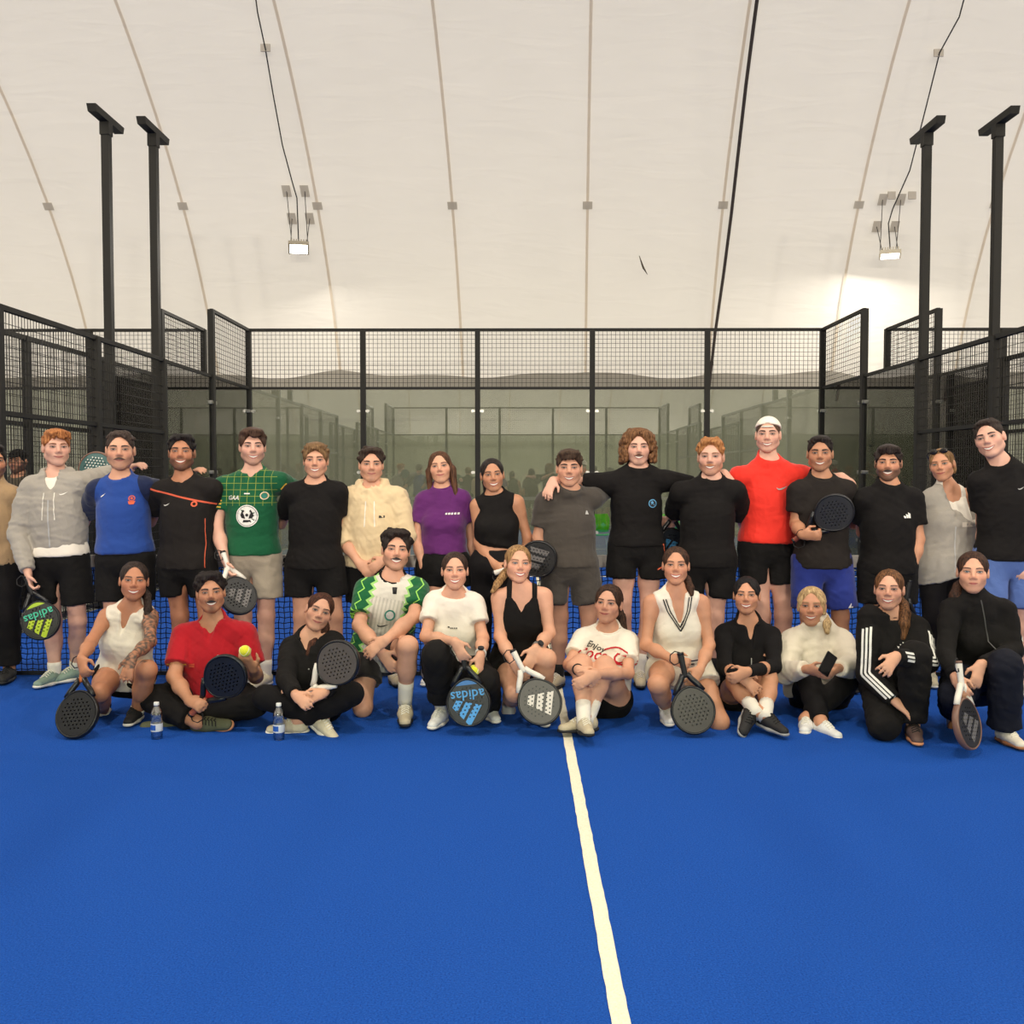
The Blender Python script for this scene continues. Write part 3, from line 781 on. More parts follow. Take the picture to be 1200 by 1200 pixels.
def swoosh(s=1.0):
    top = [(-1, -.05), (-.8, -.22), (-.45, -.2), (0, -.05), (1, .35)]; bot = [(.1, -.28), (-.3, -.42), (-.7, -.45), (-.95, -.3)]
    return poly2d([(x*s*.5, y*s*.5) for x, y in bot+top][::-1])
def skin_srgb(n): return dict(pale=(216, 166, 143), fair=(209, 155, 126), mid=(197, 141, 109), tan=(181, 123, 91), brown=(150, 98, 72), olive=(186, 132, 100))[n]
STAT = []
def person(label, Y, J, head, hair, tops, bottoms, sex='m', skin='fair', build=1.0, shoes=None, socks=None, face=None, hands=None, toes=None, yaw=0.0, tattoo=False, seed=0, tall=True, voxel=None, cat='person', group=None):
    """J: joints as photo pixels + depth offset from Y.  A = side on the left when seen from the front, B = the other."""
    fem = sex == 'f'; face = face or {}; hands = hands or {}; toes = toes or {}
    D = {}
    for k, v in J.items(): D[k] = W(v[0], v[1], Y+(v[2] if len(v) > 2 else 0.0)); 
    H = D['H']; SA, SB = D['SA'], D['SB']; Cc = (SA+SB)/2
    up = nrm(Cc-H); lat_s = nrm(SB-SA); fr_s = nrm(np.cross(lat_s, up)); lat_s = nrm(np.cross(up, fr_s))
    lh = np.array([math.cos(yaw), math.sin(yaw), 0]); lh = nrm(lh-up*(lh@up)*.5); fr_h = nrm(np.cross(lh, up))
    hw = .088 if fem else .09
    hipA = D.get('HA', H-lh*hw); hipB = D.get('HB', H+lh*hw)
    for s, hp in (('A', hipA), ('B', hipB)):
        if 'K'+s not in D:     # straight standing leg
            D['K'+s] = np.array([hp[0], hp[1]-.01, H[2]*.53]); D['A'+s] = np.array([hp[0], hp[1]+.02, .09])
        if tall: D['A'+s][2] = .09
    def reach(a, key, Lmin, follow):
        # bring a foreshortened joint nearer along its line of sight until the bone has a human length
        p = D[key]; d0 = np.linalg.norm(p-a)
        if d0 >= Lmin*.93: return
        best = p
        for i in range(1, 60):
            y = p[1]-.01*i; v = J[key]; q = W(v[0], v[1], y)
            if np.linalg.norm(q-a) >= Lmin: best = q; break
        dy = best[1]-p[1]; D[key] = best
        for k in follow:
            if k in D: D[k] = W(J[k][0], J[k][1], D[k][1]+dy)
    if not tall:
        for s in 'AB':
            if 'E'+s in D: reach(D['S'+s], 'E'+s, .255 if fem else .285, ('W'+s, 'T'+s))
            if 'W'+s in D: reach(D['E'+s], 'W'+s, .225 if fem else .25, ('T'+s,))
    base = np.array([H[0], H[1], 0.0]); root = tag(empty('person', base), label, cat, group)
    b = build; sc = skin_srgb(skin); skc = np.array(lin(sc))
    N0 = D['N'] if 'N' in D else Cc+up*.05
    # ---- head frame
    hp = W(head['p'][0], head['p'][1], Y+head.get('dy', 0)); hs = head.get('s', .97 if fem else 1.03)
    R = np.array((Matrix.Rotation(math.radians(head.get('yaw', 0))+math.atan2(-hp[0], hp[1]), 3, 'Z') @ Matrix.Rotation(math.radians(head.get('pitch', 0)), 3, 'X') @ Matrix.Rotation(math.radians(head.get('roll', 0)), 3, 'Y')))
    R = R@np.diag([1.06, 1.01, 1.0])
    hl = lambda p: hp+hs*(R@np.asarray(p, float))
    # ---- body
    B = Vol(voxel or (.0096 if tall else .0089)); fx = fr_s
    br, wr_, pr = (.150*b, .118*b, .150*b) if fem else (.165*b, .145*b, .148*b)
    sh_r = .050 if fem else .060*b
    L_t = np.linalg.norm(Cc-H); w1 = H+up*L_t*.34; w2 = H+up*L_t*.55; w3 = Cc-up*(br*.93)
    B.add(cap(H-lh*.03, H+lh*.03, pr*.92, pr*.92, fr_h, .80), .05); B.add(cap(H+up*.04, w1, pr*.9, wr_, fr_h, .78), .05)
    B.add(cap(w1, w3, wr_, br, fr_s, .70), .05); B.add(cap(SA*.8+Cc*.2-up*.012, SB*.8+Cc*.2-up*.012, sh_r), .05)
    B.add(cap(Cc-up*.02, N0*.5+Cc*.5+up*.02, .062, .05), .05)
    for S in (SA, SB): B.add(cap(N0+up*.006, S*.72+Cc*.28+up*.008, .040 if fem else .046, .046), .04)
    nr = .043 if fem else .053*min(b, 1.06); nb = hl((0, .022, -.075))
    B.add(cap(N0-up*.03, nb, nr*1.06, nr), .04)
    if fem:
        for s in (-1, 1): B.add(ell(Cc-up*.17+lat_s*s*.066+fx*.080*b, (.060, .050, .058)), .035)
    ar = (.041, .034, .036, .0235) if fem else (.05*b, .041*b, .043*b, .027*b)
    tr = (.083*b, .055*b, .052*b, .034*b) if fem else (.084*b, .057*b, .054*b, .037*b)
    def leg(hpj, K, A, e):
        sh = A-K; bk = nrm(np.cross(np.cross(nrm(hpj-K), nrm(sh)), nrm(sh)))
        if abs(nrm(hpj-K)@nrm(sh)) > .985: bk = np.array([0, 1.0, 0])
        return [(cap(hpj, hpj*.5+K*.5, tr[0]+e, tr[0]*.86+e), .04), (cap(hpj*.5+K*.5, K, tr[0]*.86+e, tr[1]+e), .03)], [(cap(K, K*.6+A*.4, tr[1]+e, tr[2]+e), .03), (cap(K*.8+A*.2+bk*.012, K*.5+A*.5+bk*.016, .047*b+e, .044*b+e), .03)], (K*.6+A*.4)
    for s in 'AB':
        S = D['S'+s]; E = D.get('E'+s); Wr = D.get('W'+s)
        B.add(cap(S-up*.01, S*.7+E*.3, sh_r*1.02, ar[0]), .035); B.add(cap(S, E, ar[0], ar[1]), .025)
        if Wr is not None:
            B.add(cap(E, E*.55+Wr*.45, ar[1], ar[2]), .025); B.add(cap(E*.6+Wr*.4, Wr, ar[2], ar[3]), .025)
            T = D.get('T'+s); hd = hands.get(s, {})
            if T is None: T = Wr+(Wr-E)
            for p, k in hand_prims(Wr, T, hd.get('palm', (0, 1, 0)), 1 if s == 'A' else -1, hd.get('curl', .35), hd.get('size', .172 if fem else .19), hd.get('spread', 1.0)): B.add(p, k)
        hpj = hipA if s == 'A' else hipB; K = D['K'+s]; A = D['A'+s]
        STAT.append((label[:28], s, *(round(float(np.linalg.norm(x)), 2) for x in (E-S, (Wr-E) if Wr is not None else E*0, K-hpj, A-K))))
        l1, l2, mid = leg(hpj, K, A, 0)
        for p, k in l1+l2: B.add(p, k)
        B.add(cap(mid, A, tr[2], tr[3]), .025); B.add(cap(A, A+nrm(A-K)*.02, tr[3]), .02)
    B.run()
    # ---- garments
    cloth = []
    def finish(name, v, mat, amp=.005, fr=26, sd=0, attr=True):
        if amp: v.fold(amp, fr, seed*13+sd)
        v.run(); V, Q = v.mesh(); q = V-Cc
        loc = np.stack([q@lat_s, q@up, q@fr_s], 1) if attr else q
        o = link(name, mesh_np(name, V-base, Q, [mat], True, attrs=loc), root); cloth.append(v); return o
    outs = {}
    for gi, g in enumerate(bottoms):
        e = g.get('ease', .014); v = Vol(g.get('h', .0118)); ln = g.get('len', .7)
        v.add(cap(H-lh*.03, H+lh*.03, pr*.92+e, pr*.92+e, fr_h, .82), .05)
        wt = g.get('waist', .10)
        v.add(cap(H+up*.02, H+up*(wt+.06), pr*.95+e, wr_+e*.8, fr_h, .80), .04, [(H+up*wt, up)])
        for s in 'AB':
            hpj = hipA if s == 'A' else hipB; K = D['K'+s]; A = D['A'+s]; th = nrm(K-hpj); sn = nrm(A-K)
            fl = g.get('flare', .012)
            if ln <= 1:
                end = hpj*(1-ln)+K*ln; rr = tr[0]*(1-ln)+tr[1]*ln; hn = g.get('hemn', th)
                so_ = (lh*(-.014 if s == 'A' else .014)) if tall else 0; v.add(cap(hpj+so_*.5, end+so_+th*.05, tr[0]+e, max(rr, tr[0]*.86 if ln < .6 else rr)+e+fl), .03, [(end, nrm(hn))])
            else:
                f2 = ln-1; end = K*(1-f2)+A*f2; rr = tr[1]*(1-f2)+tr[3]*f2
                l1, l2, mid = leg(hpj, K, A, e)
                for p, k in l1+l2: v.add(p, k)
                v.add(cap(mid, end+sn*.04, tr[2]+e, rr+e+fl), .02, [(end, sn)])
        if tall and ln < 1.9:
            zc = .14; le = max(.1, ln*.46)
            v.sub(ell(H-up*(zc+le*.62), (.016, .4, le*.62), np.stack([lh, fr_h, up], 1)), .02)
        if g.get('skirt'):
            for s in 'AB':
                hpj = hipA if s == 'A' else hipB; K = D['K'+s]; end = hpj*.45+K*.55; v.add(cap(H, end, pr*.9+e, .115), .05, [(end, nrm(K-hpj))])
        outs['b%d' % gi] = finish(g.get('name', 'shorts'), v, g['mat'], g.get('amp', .005), g.get('fr', 50), gi+3); outs['b%dv' % gi] = v
    for gi, g in enumerate(tops):
        e = g.get('ease', .016); v = Vol(g.get('h', .0098)); sl = g.get('sleeve', .62); st = g.get('style', 'tee')
        hem = g.get('hem', .10)
        if isinstance(hem, tuple): hem = float((H-W(H[0]*0+head['p'][0], hem[0], Y))@np.array([0, 0, 1]))   # photo row of the hem
        hemp = H-up*hem; hn = g.get('hemn', up*-1)
        loose = g.get('loose', .0); eb = max([q.get('ease', .014) for q in bottoms]+[0]); el_ = max(e+loose, eb+.012) if hem > -.10 else e+loose
        v.add(cap(w1*.5+w2*.5, w3, wr_*.5+br*.5+e+loose*.6, br+e, fr_s, .74), .05)
        v.add(cap(w2, hemp-up*.06, max(wr_, br*.86)+e+loose, max(pr*.95, wr_)+el_, fr_h, .80), .05, [(hemp, nrm(hn))])
        if hem > -.06: v.add(cap(H-lh*.03+up*max(0, -hem), H+lh*.03+up*max(0, -hem), pr*.92+el_, None, fr_h, .84), .04, [(hemp, nrm(hn))])
        if fem and g.get('bust', True):
            for s in (-1, 1): v.add(ell(Cc-up*.172+lat_s*s*.064+fx*.081*b, (.062+e*.6, .052+e*.5, .060+e*.6)), .05)
        strap = st in ('tank', 'sleeveless')
        if not strap:
            v.add(cap(SA*.8+Cc*.2-up*.012, SB*.8+Cc*.2-up*.012, sh_r+e*.8), .05); v.add(cap(Cc-up*.02, N0*.55+Cc*.45, .064+e*.7, .05+e*.6), .05)
            for S in (SA, SB): v.add(cap(N0+up*.004, S*.72+Cc*.28+up*.008, (.040 if fem else .046)+e*.65, .046+e*.65), .04)
        elif st == 'sleeveless':
            v.add(cap(SA*.62+Cc*.38, SB*.62+Cc*.38, sh_r+.010), .04)
            for S in (SA, SB): v.add(cap(N0-up*.012, S*.6+Cc*.4+up*.006, .050, .055), .03)
            v.add(cap(Cc-up*.02, N0*.5+Cc*.5, .066, .05), .04)
        else:
            for s in (-1, 1): v.add(cap(Cc-up*.13+lat_s*s*.072+fx*.075, Cc-up*.01+lat_s*s*.078+fx*.052, .040, .024), .03)
        for s in 'AB':
            q = g.get('sleeve'+s, sl)
            if strap or q <= 0: continue
            S = D['S'+s]; E = D['E'+s]; Wr = D.get('W'+s, E); de = nrm(E-S); es = g.get('sease', e*1.15)
            if q <= 1:
                end = S*(1-q)+E*q; rr = ar[0]*(1-q)+ar[1]*q
                v.add(cap(S-up*.008, end+de*.04, sh_r*1.02+es*.8, rr+es+.008), .03, [(end, de)])
            else:
                f2 = q-1; end = E*(1-f2)+Wr*f2; dw = nrm(Wr-E)
                v.add(cap(S-up*.008, S*.6+E*.4, sh_r*1.02+es*.8, ar[0]+es), .03); v.add(cap(S*.7+E*.3, E, ar[0]+es, ar[1]+es), .025)
                v.add(cap(E, end+dw*.03, ar[2]+es, ar[2]*(1-f2)+ar[3]*f2+es*g.get('cuff', .8)), .02, [(end, dw)])
        cj = dict(D, C=Cc, H=H, N0=N0)
        # neck openings
        nd = nrm(nb-N0); nk = g.get('neck', 'crew')
        cn_ = nrm(nd+fx*.85); cpt = N0+nd*g.get('lift', .030)
        if not strap or st == 'sleeveless': v.add(cap(Cc-up*.04+fx*.022, N0+fx*.010, .070+e*.5, nr+.020), .03, [(cpt, cn_)])
        if nk == 'high': v.add(cap(N0-nd*.02, N0+nd*.045, nr+.02, nr+.016), .015); v.sub(cap(N0+nd*.03, nb+nd*.05, nr+.007, nr+.02), .006)
        else:
            if nk in ('polo', 'zip'):
                v.add(cap(N0-nd*.01, N0+nd*.03, nr+.026, nr+.022), .02)
            v.sub(cap(N0+fx*.012-up*.004, nb+nd*.04+fx*.012, nr+g.get('nw', .010), nr+.04), .006)
            if (not strap or st == 'sleeveless') and nk != 'hood' and not g.get('noshell'):
                v.ops.append(('s', cap(N0+nd*.01, nb+nd*.03, .088, .10), .004, [(cpt, -cn_)])); v.shell(B, N0-up*.03, .14, cpt, cn_, .009)
            if nk in ('v', 'polo', 'zip', 'hood', 'scoop'):
                dep = g.get('vdep', .11); bot = Cc-up*dep+fx*(br*.72+e+.02); top = N0+fx*(nr+.02)+up*.01
                v.sub(cap(top, bot, g.get('vw', .04), .004 if nk != 'scoop' else .03), .006)
        for p, k in (g['subs'](cj) if 'subs' in g else ()): v.sub(p, k)
        for p, k in (g['adds'](cj) if 'adds' in g else ()): v.add(p, k)
        if g.get('hood'):
            a = [N0+fx*.05+lat_s*s*.075-up*.02 for s in (-1, 1)]; bkp = N0-fx*.075+up*.01
            v.add(cap(a[0], N0-lat_s*.085-fx*.02+up*.02, .022, .032), .015); v.add(cap(N0-lat_s*.085-fx*.02+up*.02, bkp, .032, .045), .02)
            v.add(cap(a[1], N0+lat_s*.085-fx*.02+up*.02, .022, .032), .015); v.add(cap(N0+lat_s*.085-fx*.02+up*.02, bkp, .032, .045), .02)
        tmp_ = g.get('name', 't_shirt'); go = None
        outs['t%d' % gi] = finish(g.get('name', 't_shirt'), v, g['mat'], g.get('amp', .0050), g.get('fr', 46), gi+7); outs['t%dv' % gi] = v
        if nk in ('crew', 'polo', 'zip') and g.get('rib', True):     # collar round the neck
            k = 36; side1 = nrm(np.cross(nd, fx)); f2_ = np.cross(nd, side1); f2_ = f2_*np.sign(f2_@fx); rad = nr+g.get('nw', .010)+.005; Pq = []
            gap = 0 if nk == 'crew' else .62
            for j in range(k+1): an = math.pi/2+gap+(2*math.pi-2*gap)*j/k; Pq.append(N0+fx*.012+(math.cos(an)*side1+math.sin(an)*f2_)*rad+nd*.09)
            Pq = []
            for j in range(k+1):
                an = math.pi/2+gap+(2*math.pi-2*gap)*j/k; dv = math.cos(an)*side1+math.sin(an)*f2_; 
                q0 = N0+nd*.03+fx*.004; dv = dv-nd*((dv@cn_)/(nd@cn_)); h_, ok = B.hit([q0+nrm(dv)*.098], -dv, .098, .006); Pq.append(h_[0])
            hq = np.array(Pq)
            MB().tube(list(hq-base), g.get('ribr', .0075 if nk == 'crew' else .011), 7, nk != 'crew').build('collar', g.get('ribm', g['mat']), outs['t%d' % gi], True)
        if st == 'tank':     # shoulder straps laid over the body
            for s in (-1, 1):
                cn = Cc-up*.11+lat_s*s*.078; V = []; n_ = 26
                for j in range(n_):
                    an = math.radians(-12+204*j/(n_-1)); dv = math.cos(an)*fx+math.sin(an)*up
                    for o_ in (-.015, .015):
                        h_, ok = B.hit([cn+dv*.32+lat_s*o_], -dv, .34, .005); V.append(h_[0])
                V = np.array(V)-base; F = [(2*j, 2*j+1, 2*j+3, 2*j+2) for j in range(n_-1)]
                so = link('strap', mesh_np('strap', V, F, [g['mat']], True, attrs=V), outs['t%d' % gi]); sm = so.modifiers.new('s', 'SOLIDIFY'); sm.thickness = .006; sm.offset = 0
    # ---- body mesh: drop what lies deep under cloth, join the head
    V, Q = B.mesh(); hid = np.zeros(len(V), bool)
    for v in cloth: hid |= v.sample(V) < -.007
    key = np.round(V/.035).astype(np.int64); code = key[:, 0]*4000003+key[:, 1]*2003+key[:, 2]; code[~hid] = -10**12-np.arange((~hid).sum())
    un, first, inv = np.unique(code, return_index=True, return_inverse=True); V = V[first]; Q = inv[Q]
    T = np.concatenate([Q[:, [0, 1, 2]], Q[:, [0, 2, 3]]]); T = T[(T[:, 0] != T[:, 1]) & (T[:, 1] != T[:, 2]) & (T[:, 0] != T[:, 2])]
    Q = np.unique(np.sort(T, 1), axis=0, return_index=True)[1]; Q = T[Q]
    col = np.tile(skc, (len(V), 1))
    if tattoo:
        E = D['EB']; S = D['SB']; Wr = D['WB']
        for a, c in ((S, E), (E, Wr)):
            t = np.clip(((V-a)@(c-a))/((c-a)@(c-a)), 0, 1); d = np.linalg.norm(V-(a+np.outer(t, c-a)), axis=1); m = d < .075
            nzv = np.sin(V[:, 0]*130+2*np.sin(V[:, 2]*90))*np.sin(V[:, 2]*110+2*np.sin(V[:, 1]*120)); kk = np.clip(.55+.9*nzv, .12, .95)
            col[m] = col[m]*(1-kk[m])[:, None]+np.array(lin((74, 66, 60)))*kk[m][:, None]
    # reddish knees, elbows and knuckles
    for k in ('KA', 'KB', 'EA', 'EB'):
        if k in D: w = np.clip(1-np.linalg.norm(V-D[k], axis=1)/.085, 0, 1)[:, None]; col = col*(1-w*.3)+col*np.array([1.0, .80, .74])*w*.3
    hv, HV, HQ = HEAD[fem]; hc = np.tile(skc, (len(HV), 1)); x, y, z = HV.T
    ax_ = np.abs(x)
    hairc = np.array(lin(hair.get('c', (50, 36, 28))))
    blush = np.clip(1-np.hypot(ax_-.042, (z+.022))/.03, 0, 1)*(y < -.02); nose = np.clip(1-np.hypot(x, z+.026)/.022, 0, 1)*(y < -.08)
    hc = hc*(1-.35*(blush+nose)[:, None]*np.array([.0, .38, .38])*head.get('blush', 1))
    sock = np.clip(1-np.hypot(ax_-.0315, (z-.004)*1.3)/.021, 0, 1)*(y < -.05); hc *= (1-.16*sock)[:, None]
    bd = face.get('beard', 0)
    if bd:
        jaw = np.clip((-.036-z)/.016, 0, 1)*np.clip((.030-y)/.02, 0, 1); side_ = np.clip((ax_-.048)/.012, 0, 1)*np.clip((.012-z)/.02, 0, 1)*np.clip((.012-y)/.015, 0, 1)*(y > -.055)
        mo = np.clip(1-np.hypot(x/1.25, z+.06)/.03, 0, 1); m = np.maximum(jaw*(1-.75*np.clip(mo*2.2, 0, 1)), side_)
        ms = np.clip(1-np.abs(z+.046)/.010, 0, 1)*(ax_ < .036)*(y < -.05); m = np.maximum(m, ms)
        if face.get('goatee'): m = np.maximum(ms, np.clip(1-np.hypot(x, z+.093)/.03, 0, 1)*(y < -.03))
        m = (m*bd)[:, None]; hc = hc*(1-m)+np.array(lin(face.get('bc', hair.get('c', (50, 36, 28)))))*m
    hvv = hair_vol(hair['style'], hair, seed+5, fem); sc_ = hvv.sample(HV) < .0015; hc[sc_] = hc[sc_]*.2+hairc*.8
    allV = [V]; allF = [Q]; allC = [col]; off = len(V); tris = []
    allV.append(hp+hs*(HV@R.T)); allF.append(np.concatenate([HQ[:, [0, 1, 2]], HQ[:, [0, 2, 3]]])+off); allC.append(hc); off += len(HV)
    bits = face_bits(fem, face.get('smile', 2), tuple(np.array(lin(face.get('brow', hair.get('c', (50, 36, 28)))))*.8), tuple(np.array(lin(face.get('lip', (190, 110, 100) if fem else (182, 112, 100))))*(skc/np.array(lin((216, 166, 142))))**.6),
                     lin(face.get('iris', (60, 44, 34))), lin(face.get('bc', hair.get('c', (50, 36, 28)))), face.get('must', False))
    for bv, bf, bc in bits:
        allV.append(hp+hs*(bv@R.T)); bf = np.array(bf); allF.append(np.concatenate([bf[:, [0, 1, 2]], bf[:, [0, 2, 3]]])+off); allC.append(np.tile(np.array(bc), (len(bv), 1))); off += len(bv)
    link('body', mesh_np('body', np.concatenate(allV)-base, np.concatenate(allF), [SKIN], True, cols=np.concatenate(allC)), root)
    # ---- hair
    if True:
        HV2, HQ2 = hvv.mesh()
        link('hair', mesh_np('hair', hp+hs*(HV2@R.T)-base, HQ2, [hair_mat(hair.get('c', (50, 36, 28)), hair.get('tip'))], True, attrs=HV2), root)
    # ---- shoes and socks
    if shoes:
        for s in 'AB':
            A = D['A'+s]; K = D['K'+s]; t = toes.get(s, ((-.25 if s == 'A' else .25), -1, 0)); gr = True; upv = (0, 0, 1)
            if len(t) == 2: t, upv = t; gr = False
            if t is None: continue
            shoe(root, A, t, upv, shoes[1:], shoes[0], 1.0 if not fem else .92, gr)
            if socks:
                u = nrm(K-A); ln = socks[1]
                MB().tube([A-base-u*.05, A-base, A-base+u*ln*.6, A-base+u*ln], [tr[3]+.006, tr[3]+.006, tr[3]+.010, tr[3]*(1-ln*1.6)+tr[2]*ln*1.6+.007], 14).build('sock', socks[0], root, True)
    ctx = dict(D=D, base=base, root=root, up=up, lat=lat_s, fr=fr_s, C=Cc, H=H, outs=outs, hl=hl, R=R, hp=hp, hs=hs, N0=N0, nr=nr, body=B)
    return ctx
def mark(ctx, g, shape, u, v, mat, name='print', rot=0.0, off=.0045, lift=.3):
    """flat print projected on the front of a garment; u across and v up from the middle of the shoulders"""
    vol = ctx['outs'][g+'v']; V, F = shape; c, s = math.cos(rot), math.sin(rot); V = V@np.array([[c, s], [-s, c]])
    P = ctx['C']+np.outer(u+V[:, 0], ctx['lat'])+np.outer(v+V[:, 1], ctx['up'])+ctx['fr']*lift
    h, ok = vol.hit(P, -ctx['fr'], .6, off)
    o = ctx['outs'][g]; F = [f for f in F if all(ok[i] for i in f)]
    if F: return link(name, mesh_np(name, h-ctx['base'], F, [mat]), o)
def ribbon(ctx, g, pts, outward, width, mat, name='stripe', off=.003, n=24):
    """a band laid on a garment along a 3-D path"""
    pts = np.array(pts, float); seg = np.linalg.norm(np.diff(pts, axis=0), axis=1); cum = np.concatenate([[0], np.cumsum(seg)]); t = np.linspace(0, cum[-1], n)
    P = np.stack([np.interp(t, cum, pts[:, i]) for i in range(3)], 1); T = np.gradient(P, axis=0); outward = nrm(outward)
    S = np.cross(T, outward); S /= np.linalg.norm(S, axis=1)[:, None]+1e-9; vol = ctx['outs'][g+'v']
    V = np.concatenate([P+S*width/2, P-S*width/2])+outward*.25; h, ok = vol.hit(V, -outward, .5, off)
    F = [(i, i+1, n+i+1, n+i) for i in range(n-1) if ok[i] and ok[i+1] and ok[n+i] and ok[n+i+1]]
    if F: return link(name, mesh_np(name, h-ctx['base'], F, [mat], True), ctx['outs'][g])
def watch(ctx, s, mat, face_mat):
    Wr = ctx['D']['W'+s]; E = ctx['D']['E'+s]; d = nrm(Wr-E); c = Wr-d*.025-ctx['base']; a = nrm(np.cross(d, (0, 1, 0))); q = np.cross(d, a)
    V = []; F = []; k = 20
    for i, (dd, r) in enumerate(((-.011, .030), (-.011, .034), (.011, .033), (.011, .029))):
        for j in range(k): an = 6.2832*j/k; V.append(c+d*dd+r*(math.cos(an)*a+math.sin(an)*q))
    for i in range(3):
        for j in range(k): F.append((i*k+j, i*k+(j+1) % k, (i+1)*k+(j+1) % k, (i+1)*k+j))
    o = link('watch', mesh_np('watch', V, F, [mat], True), ctx['root'])
    fr = np.array([0, -1, .2]); fr = nrm(fr-d*(fr@d)); x = np.cross(fr, d); V = []; k = 16
    for h_ in (.030, .041):
        for j in range(k): an = 6.2832*j/k; V.append(c+fr*h_+.019*(math.cos(an)*x+math.sin(an)*d))
    F = [(j, (j+1) % k, k+(j+1) % k, k+j) for j in range(k)]+[tuple(k+j for j in range(k))]
    link('watch_face', mesh_np('watch_face', V, F, [face_mat]), o)
# ---------------------------------------------------------------- wardrobe
BLK = fabric('black_jersey', (19, 16, 15), sheen=0); BLK2 = fabric('black_cotton', (21, 18, 17), sheen=0); BLK3 = fabric('black_leggings', (18, 15, 16), wrinkle=.2, sheen=0)
BLKSH = fabric('black_shorts_cloth', (18, 16, 15), wrinkle=.5, sheen=0); NAVY = fabric('navy_trousers_cloth', (22, 23, 34), wrinkle=.4, sheen=0)
WHITE = fabric('white_cotton', (236, 226, 210), mottle=.03); OFFW = fabric('off_white_pique', (228, 218, 200), mottle=.05)
GREYH = fabric('grey_marl', (160, 153, 142), mottle=.16); CREAM = fabric('cream_fleece', (216, 192, 152), mottle=.05)
TAN = fabric('tan_cotton', (160, 132, 98)); KHAKI = fabric('stone_chino', (158, 146, 128), wrinkle=.45); CHAR = fabric('charcoal_cotton', (70, 64, 58), mottle=.14)
CHARSH = fabric('charcoal_shorts_cloth', (66, 61, 56), wrinkle=.5); RED = fabric('bright_red_jersey', (226, 48, 34), rough=.75, wrinkle=.5); DKRED = fabric('crimson_polo_cloth', (172, 22, 34))
ROYAL = fabric('royal_blue_shorts_cloth', (38, 52, 128), wrinkle=.4); STEELB = fabric('steel_blue_shorts_cloth', (84, 108, 164), wrinkle=.5); PURPLE = fabric('purple_jersey', (92, 36, 98))
ECRU = fabric('ecru_fleece', (218, 206, 186), mottle=.08); SKIRTW = fabric('cream_skirt_cloth', (224, 212, 192))
BROWNBLK = fabric('washed_black_jersey', (36, 31, 28), mottle=.1, sheen=0)
def pat_blue(nt, u, v, w, base):
    dk = math_(nt, 'GREATER_THAN', math_(nt, 'ADD', math_(nt, 'ABSOLUTE', u), math_(nt, 'MULTIPLY', v, .28)), .150)
    return mixc(nt, dk, base, lin((24, 34, 66)))
BLUEJ = fabric('blue_marl_jersey', (36, 68, 140), pat_blue, mottle=.12)
def pat_stripe(nt, u, v, w, base):
    ln = math_(nt, 'ABSOLUTE', math_(nt, 'ADD', math_(nt, 'ADD', v, .055), math_(nt, 'MULTIPLY', u, .22)))
    f = math_(nt, 'MULTIPLY', math_(nt, 'LESS_THAN', ln, .006), math_(nt, 'GREATER_THAN', w, .0)); return mixc(nt, f, base, lin((206, 92, 66)))
STRIPEJ = fabric('black_orange_jersey', (29, 25, 23), pat_stripe, sheen=0)
def pat_gaa(nt, u, v, w, base):
    gx = math_(nt, 'LESS_THAN', math_(nt, 'FRACT', math_(nt, 'ADD', math_(nt, 'MULTIPLY', u, 19), 50.0)), .07)
    gy = math_(nt, 'LESS_THAN', math_(nt, 'FRACT', math_(nt, 'ADD', math_(nt, 'MULTIPLY', v, 22), 50.0)), .08)
    g = math_(nt, 'MULTIPLY', math_(nt, 'MAXIMUM', gx, gy), math_(nt, 'GREATER_THAN', v, -.155)); g = math_(nt, 'MULTIPLY', g, math_(nt, 'LESS_THAN', math_(nt, 'ABSOLUTE', u), .20))
    c = mixc(nt, math_(nt, 'MULTIPLY', g, .75), base, lin((150, 160, 66)))
    return c
GAA = fabric('green_grid_jersey', (18, 84, 52), pat_gaa)
def pat_naija(nt, u, v, w, base):
    zz = math_(nt, 'PINGPONG', v, .022); zz2 = math_(nt, 'PINGPONG', math_(nt, 'ADD', v, .01), .03)
    au = math_(nt, 'ABSOLUTE', u)
    lim = math_(nt, 'ADD', .098, math_(nt, 'MULTIPLY', zz, 1.3))
    side_ = math_(nt, 'GREATER_THAN', au, lim)
    grey = math_(nt, 'MULTIPLY', math_(nt, 'GREATER_THAN', math_(nt, 'FRACT', math_(nt, 'MULTIPLY', math_(nt, 'ADD', u, 1.0), 42)), .55), math_(nt, 'LESS_THAN', v, -.04))
    c = mixc(nt, math_(nt, 'MULTIPLY', grey, .3), base, lin((120, 116, 104)))
    c = mixc(nt, side_, c, lin((16, 88, 48)))
    edge = math_(nt, 'LESS_THAN', math_(nt, 'ABSOLUTE', math_(nt, 'SUBTRACT', au, lim)), .010)
    c = mixc(nt, edge, c, lin((150, 200, 110)))
    lm = math_(nt, 'LESS_THAN', math_(nt, 'ABSOLUTE', math_(nt, 'SUBTRACT', au, math_(nt, 'ADD', .165, math_(nt, 'MULTIPLY', zz2, 1.1)))), .004)
    c = mixc(nt, lm, c, lin((150, 210, 90)))
    big = math_(nt, 'MULTIPLY', math_(nt, 'LESS_THAN', math_(nt, 'ABSOLUTE', math_(nt, 'ADD', math_(nt, 'ADD', v, .15), math_(nt, 'MULTIPLY', zz, 2.0))), .022), math_(nt, 'GREATER_THAN', au, .15))
    return mixc(nt, big, c, lin((150, 226, 70)))
NAIJA = fabric('green_white_jersey', (206, 200, 186), pat_naija)
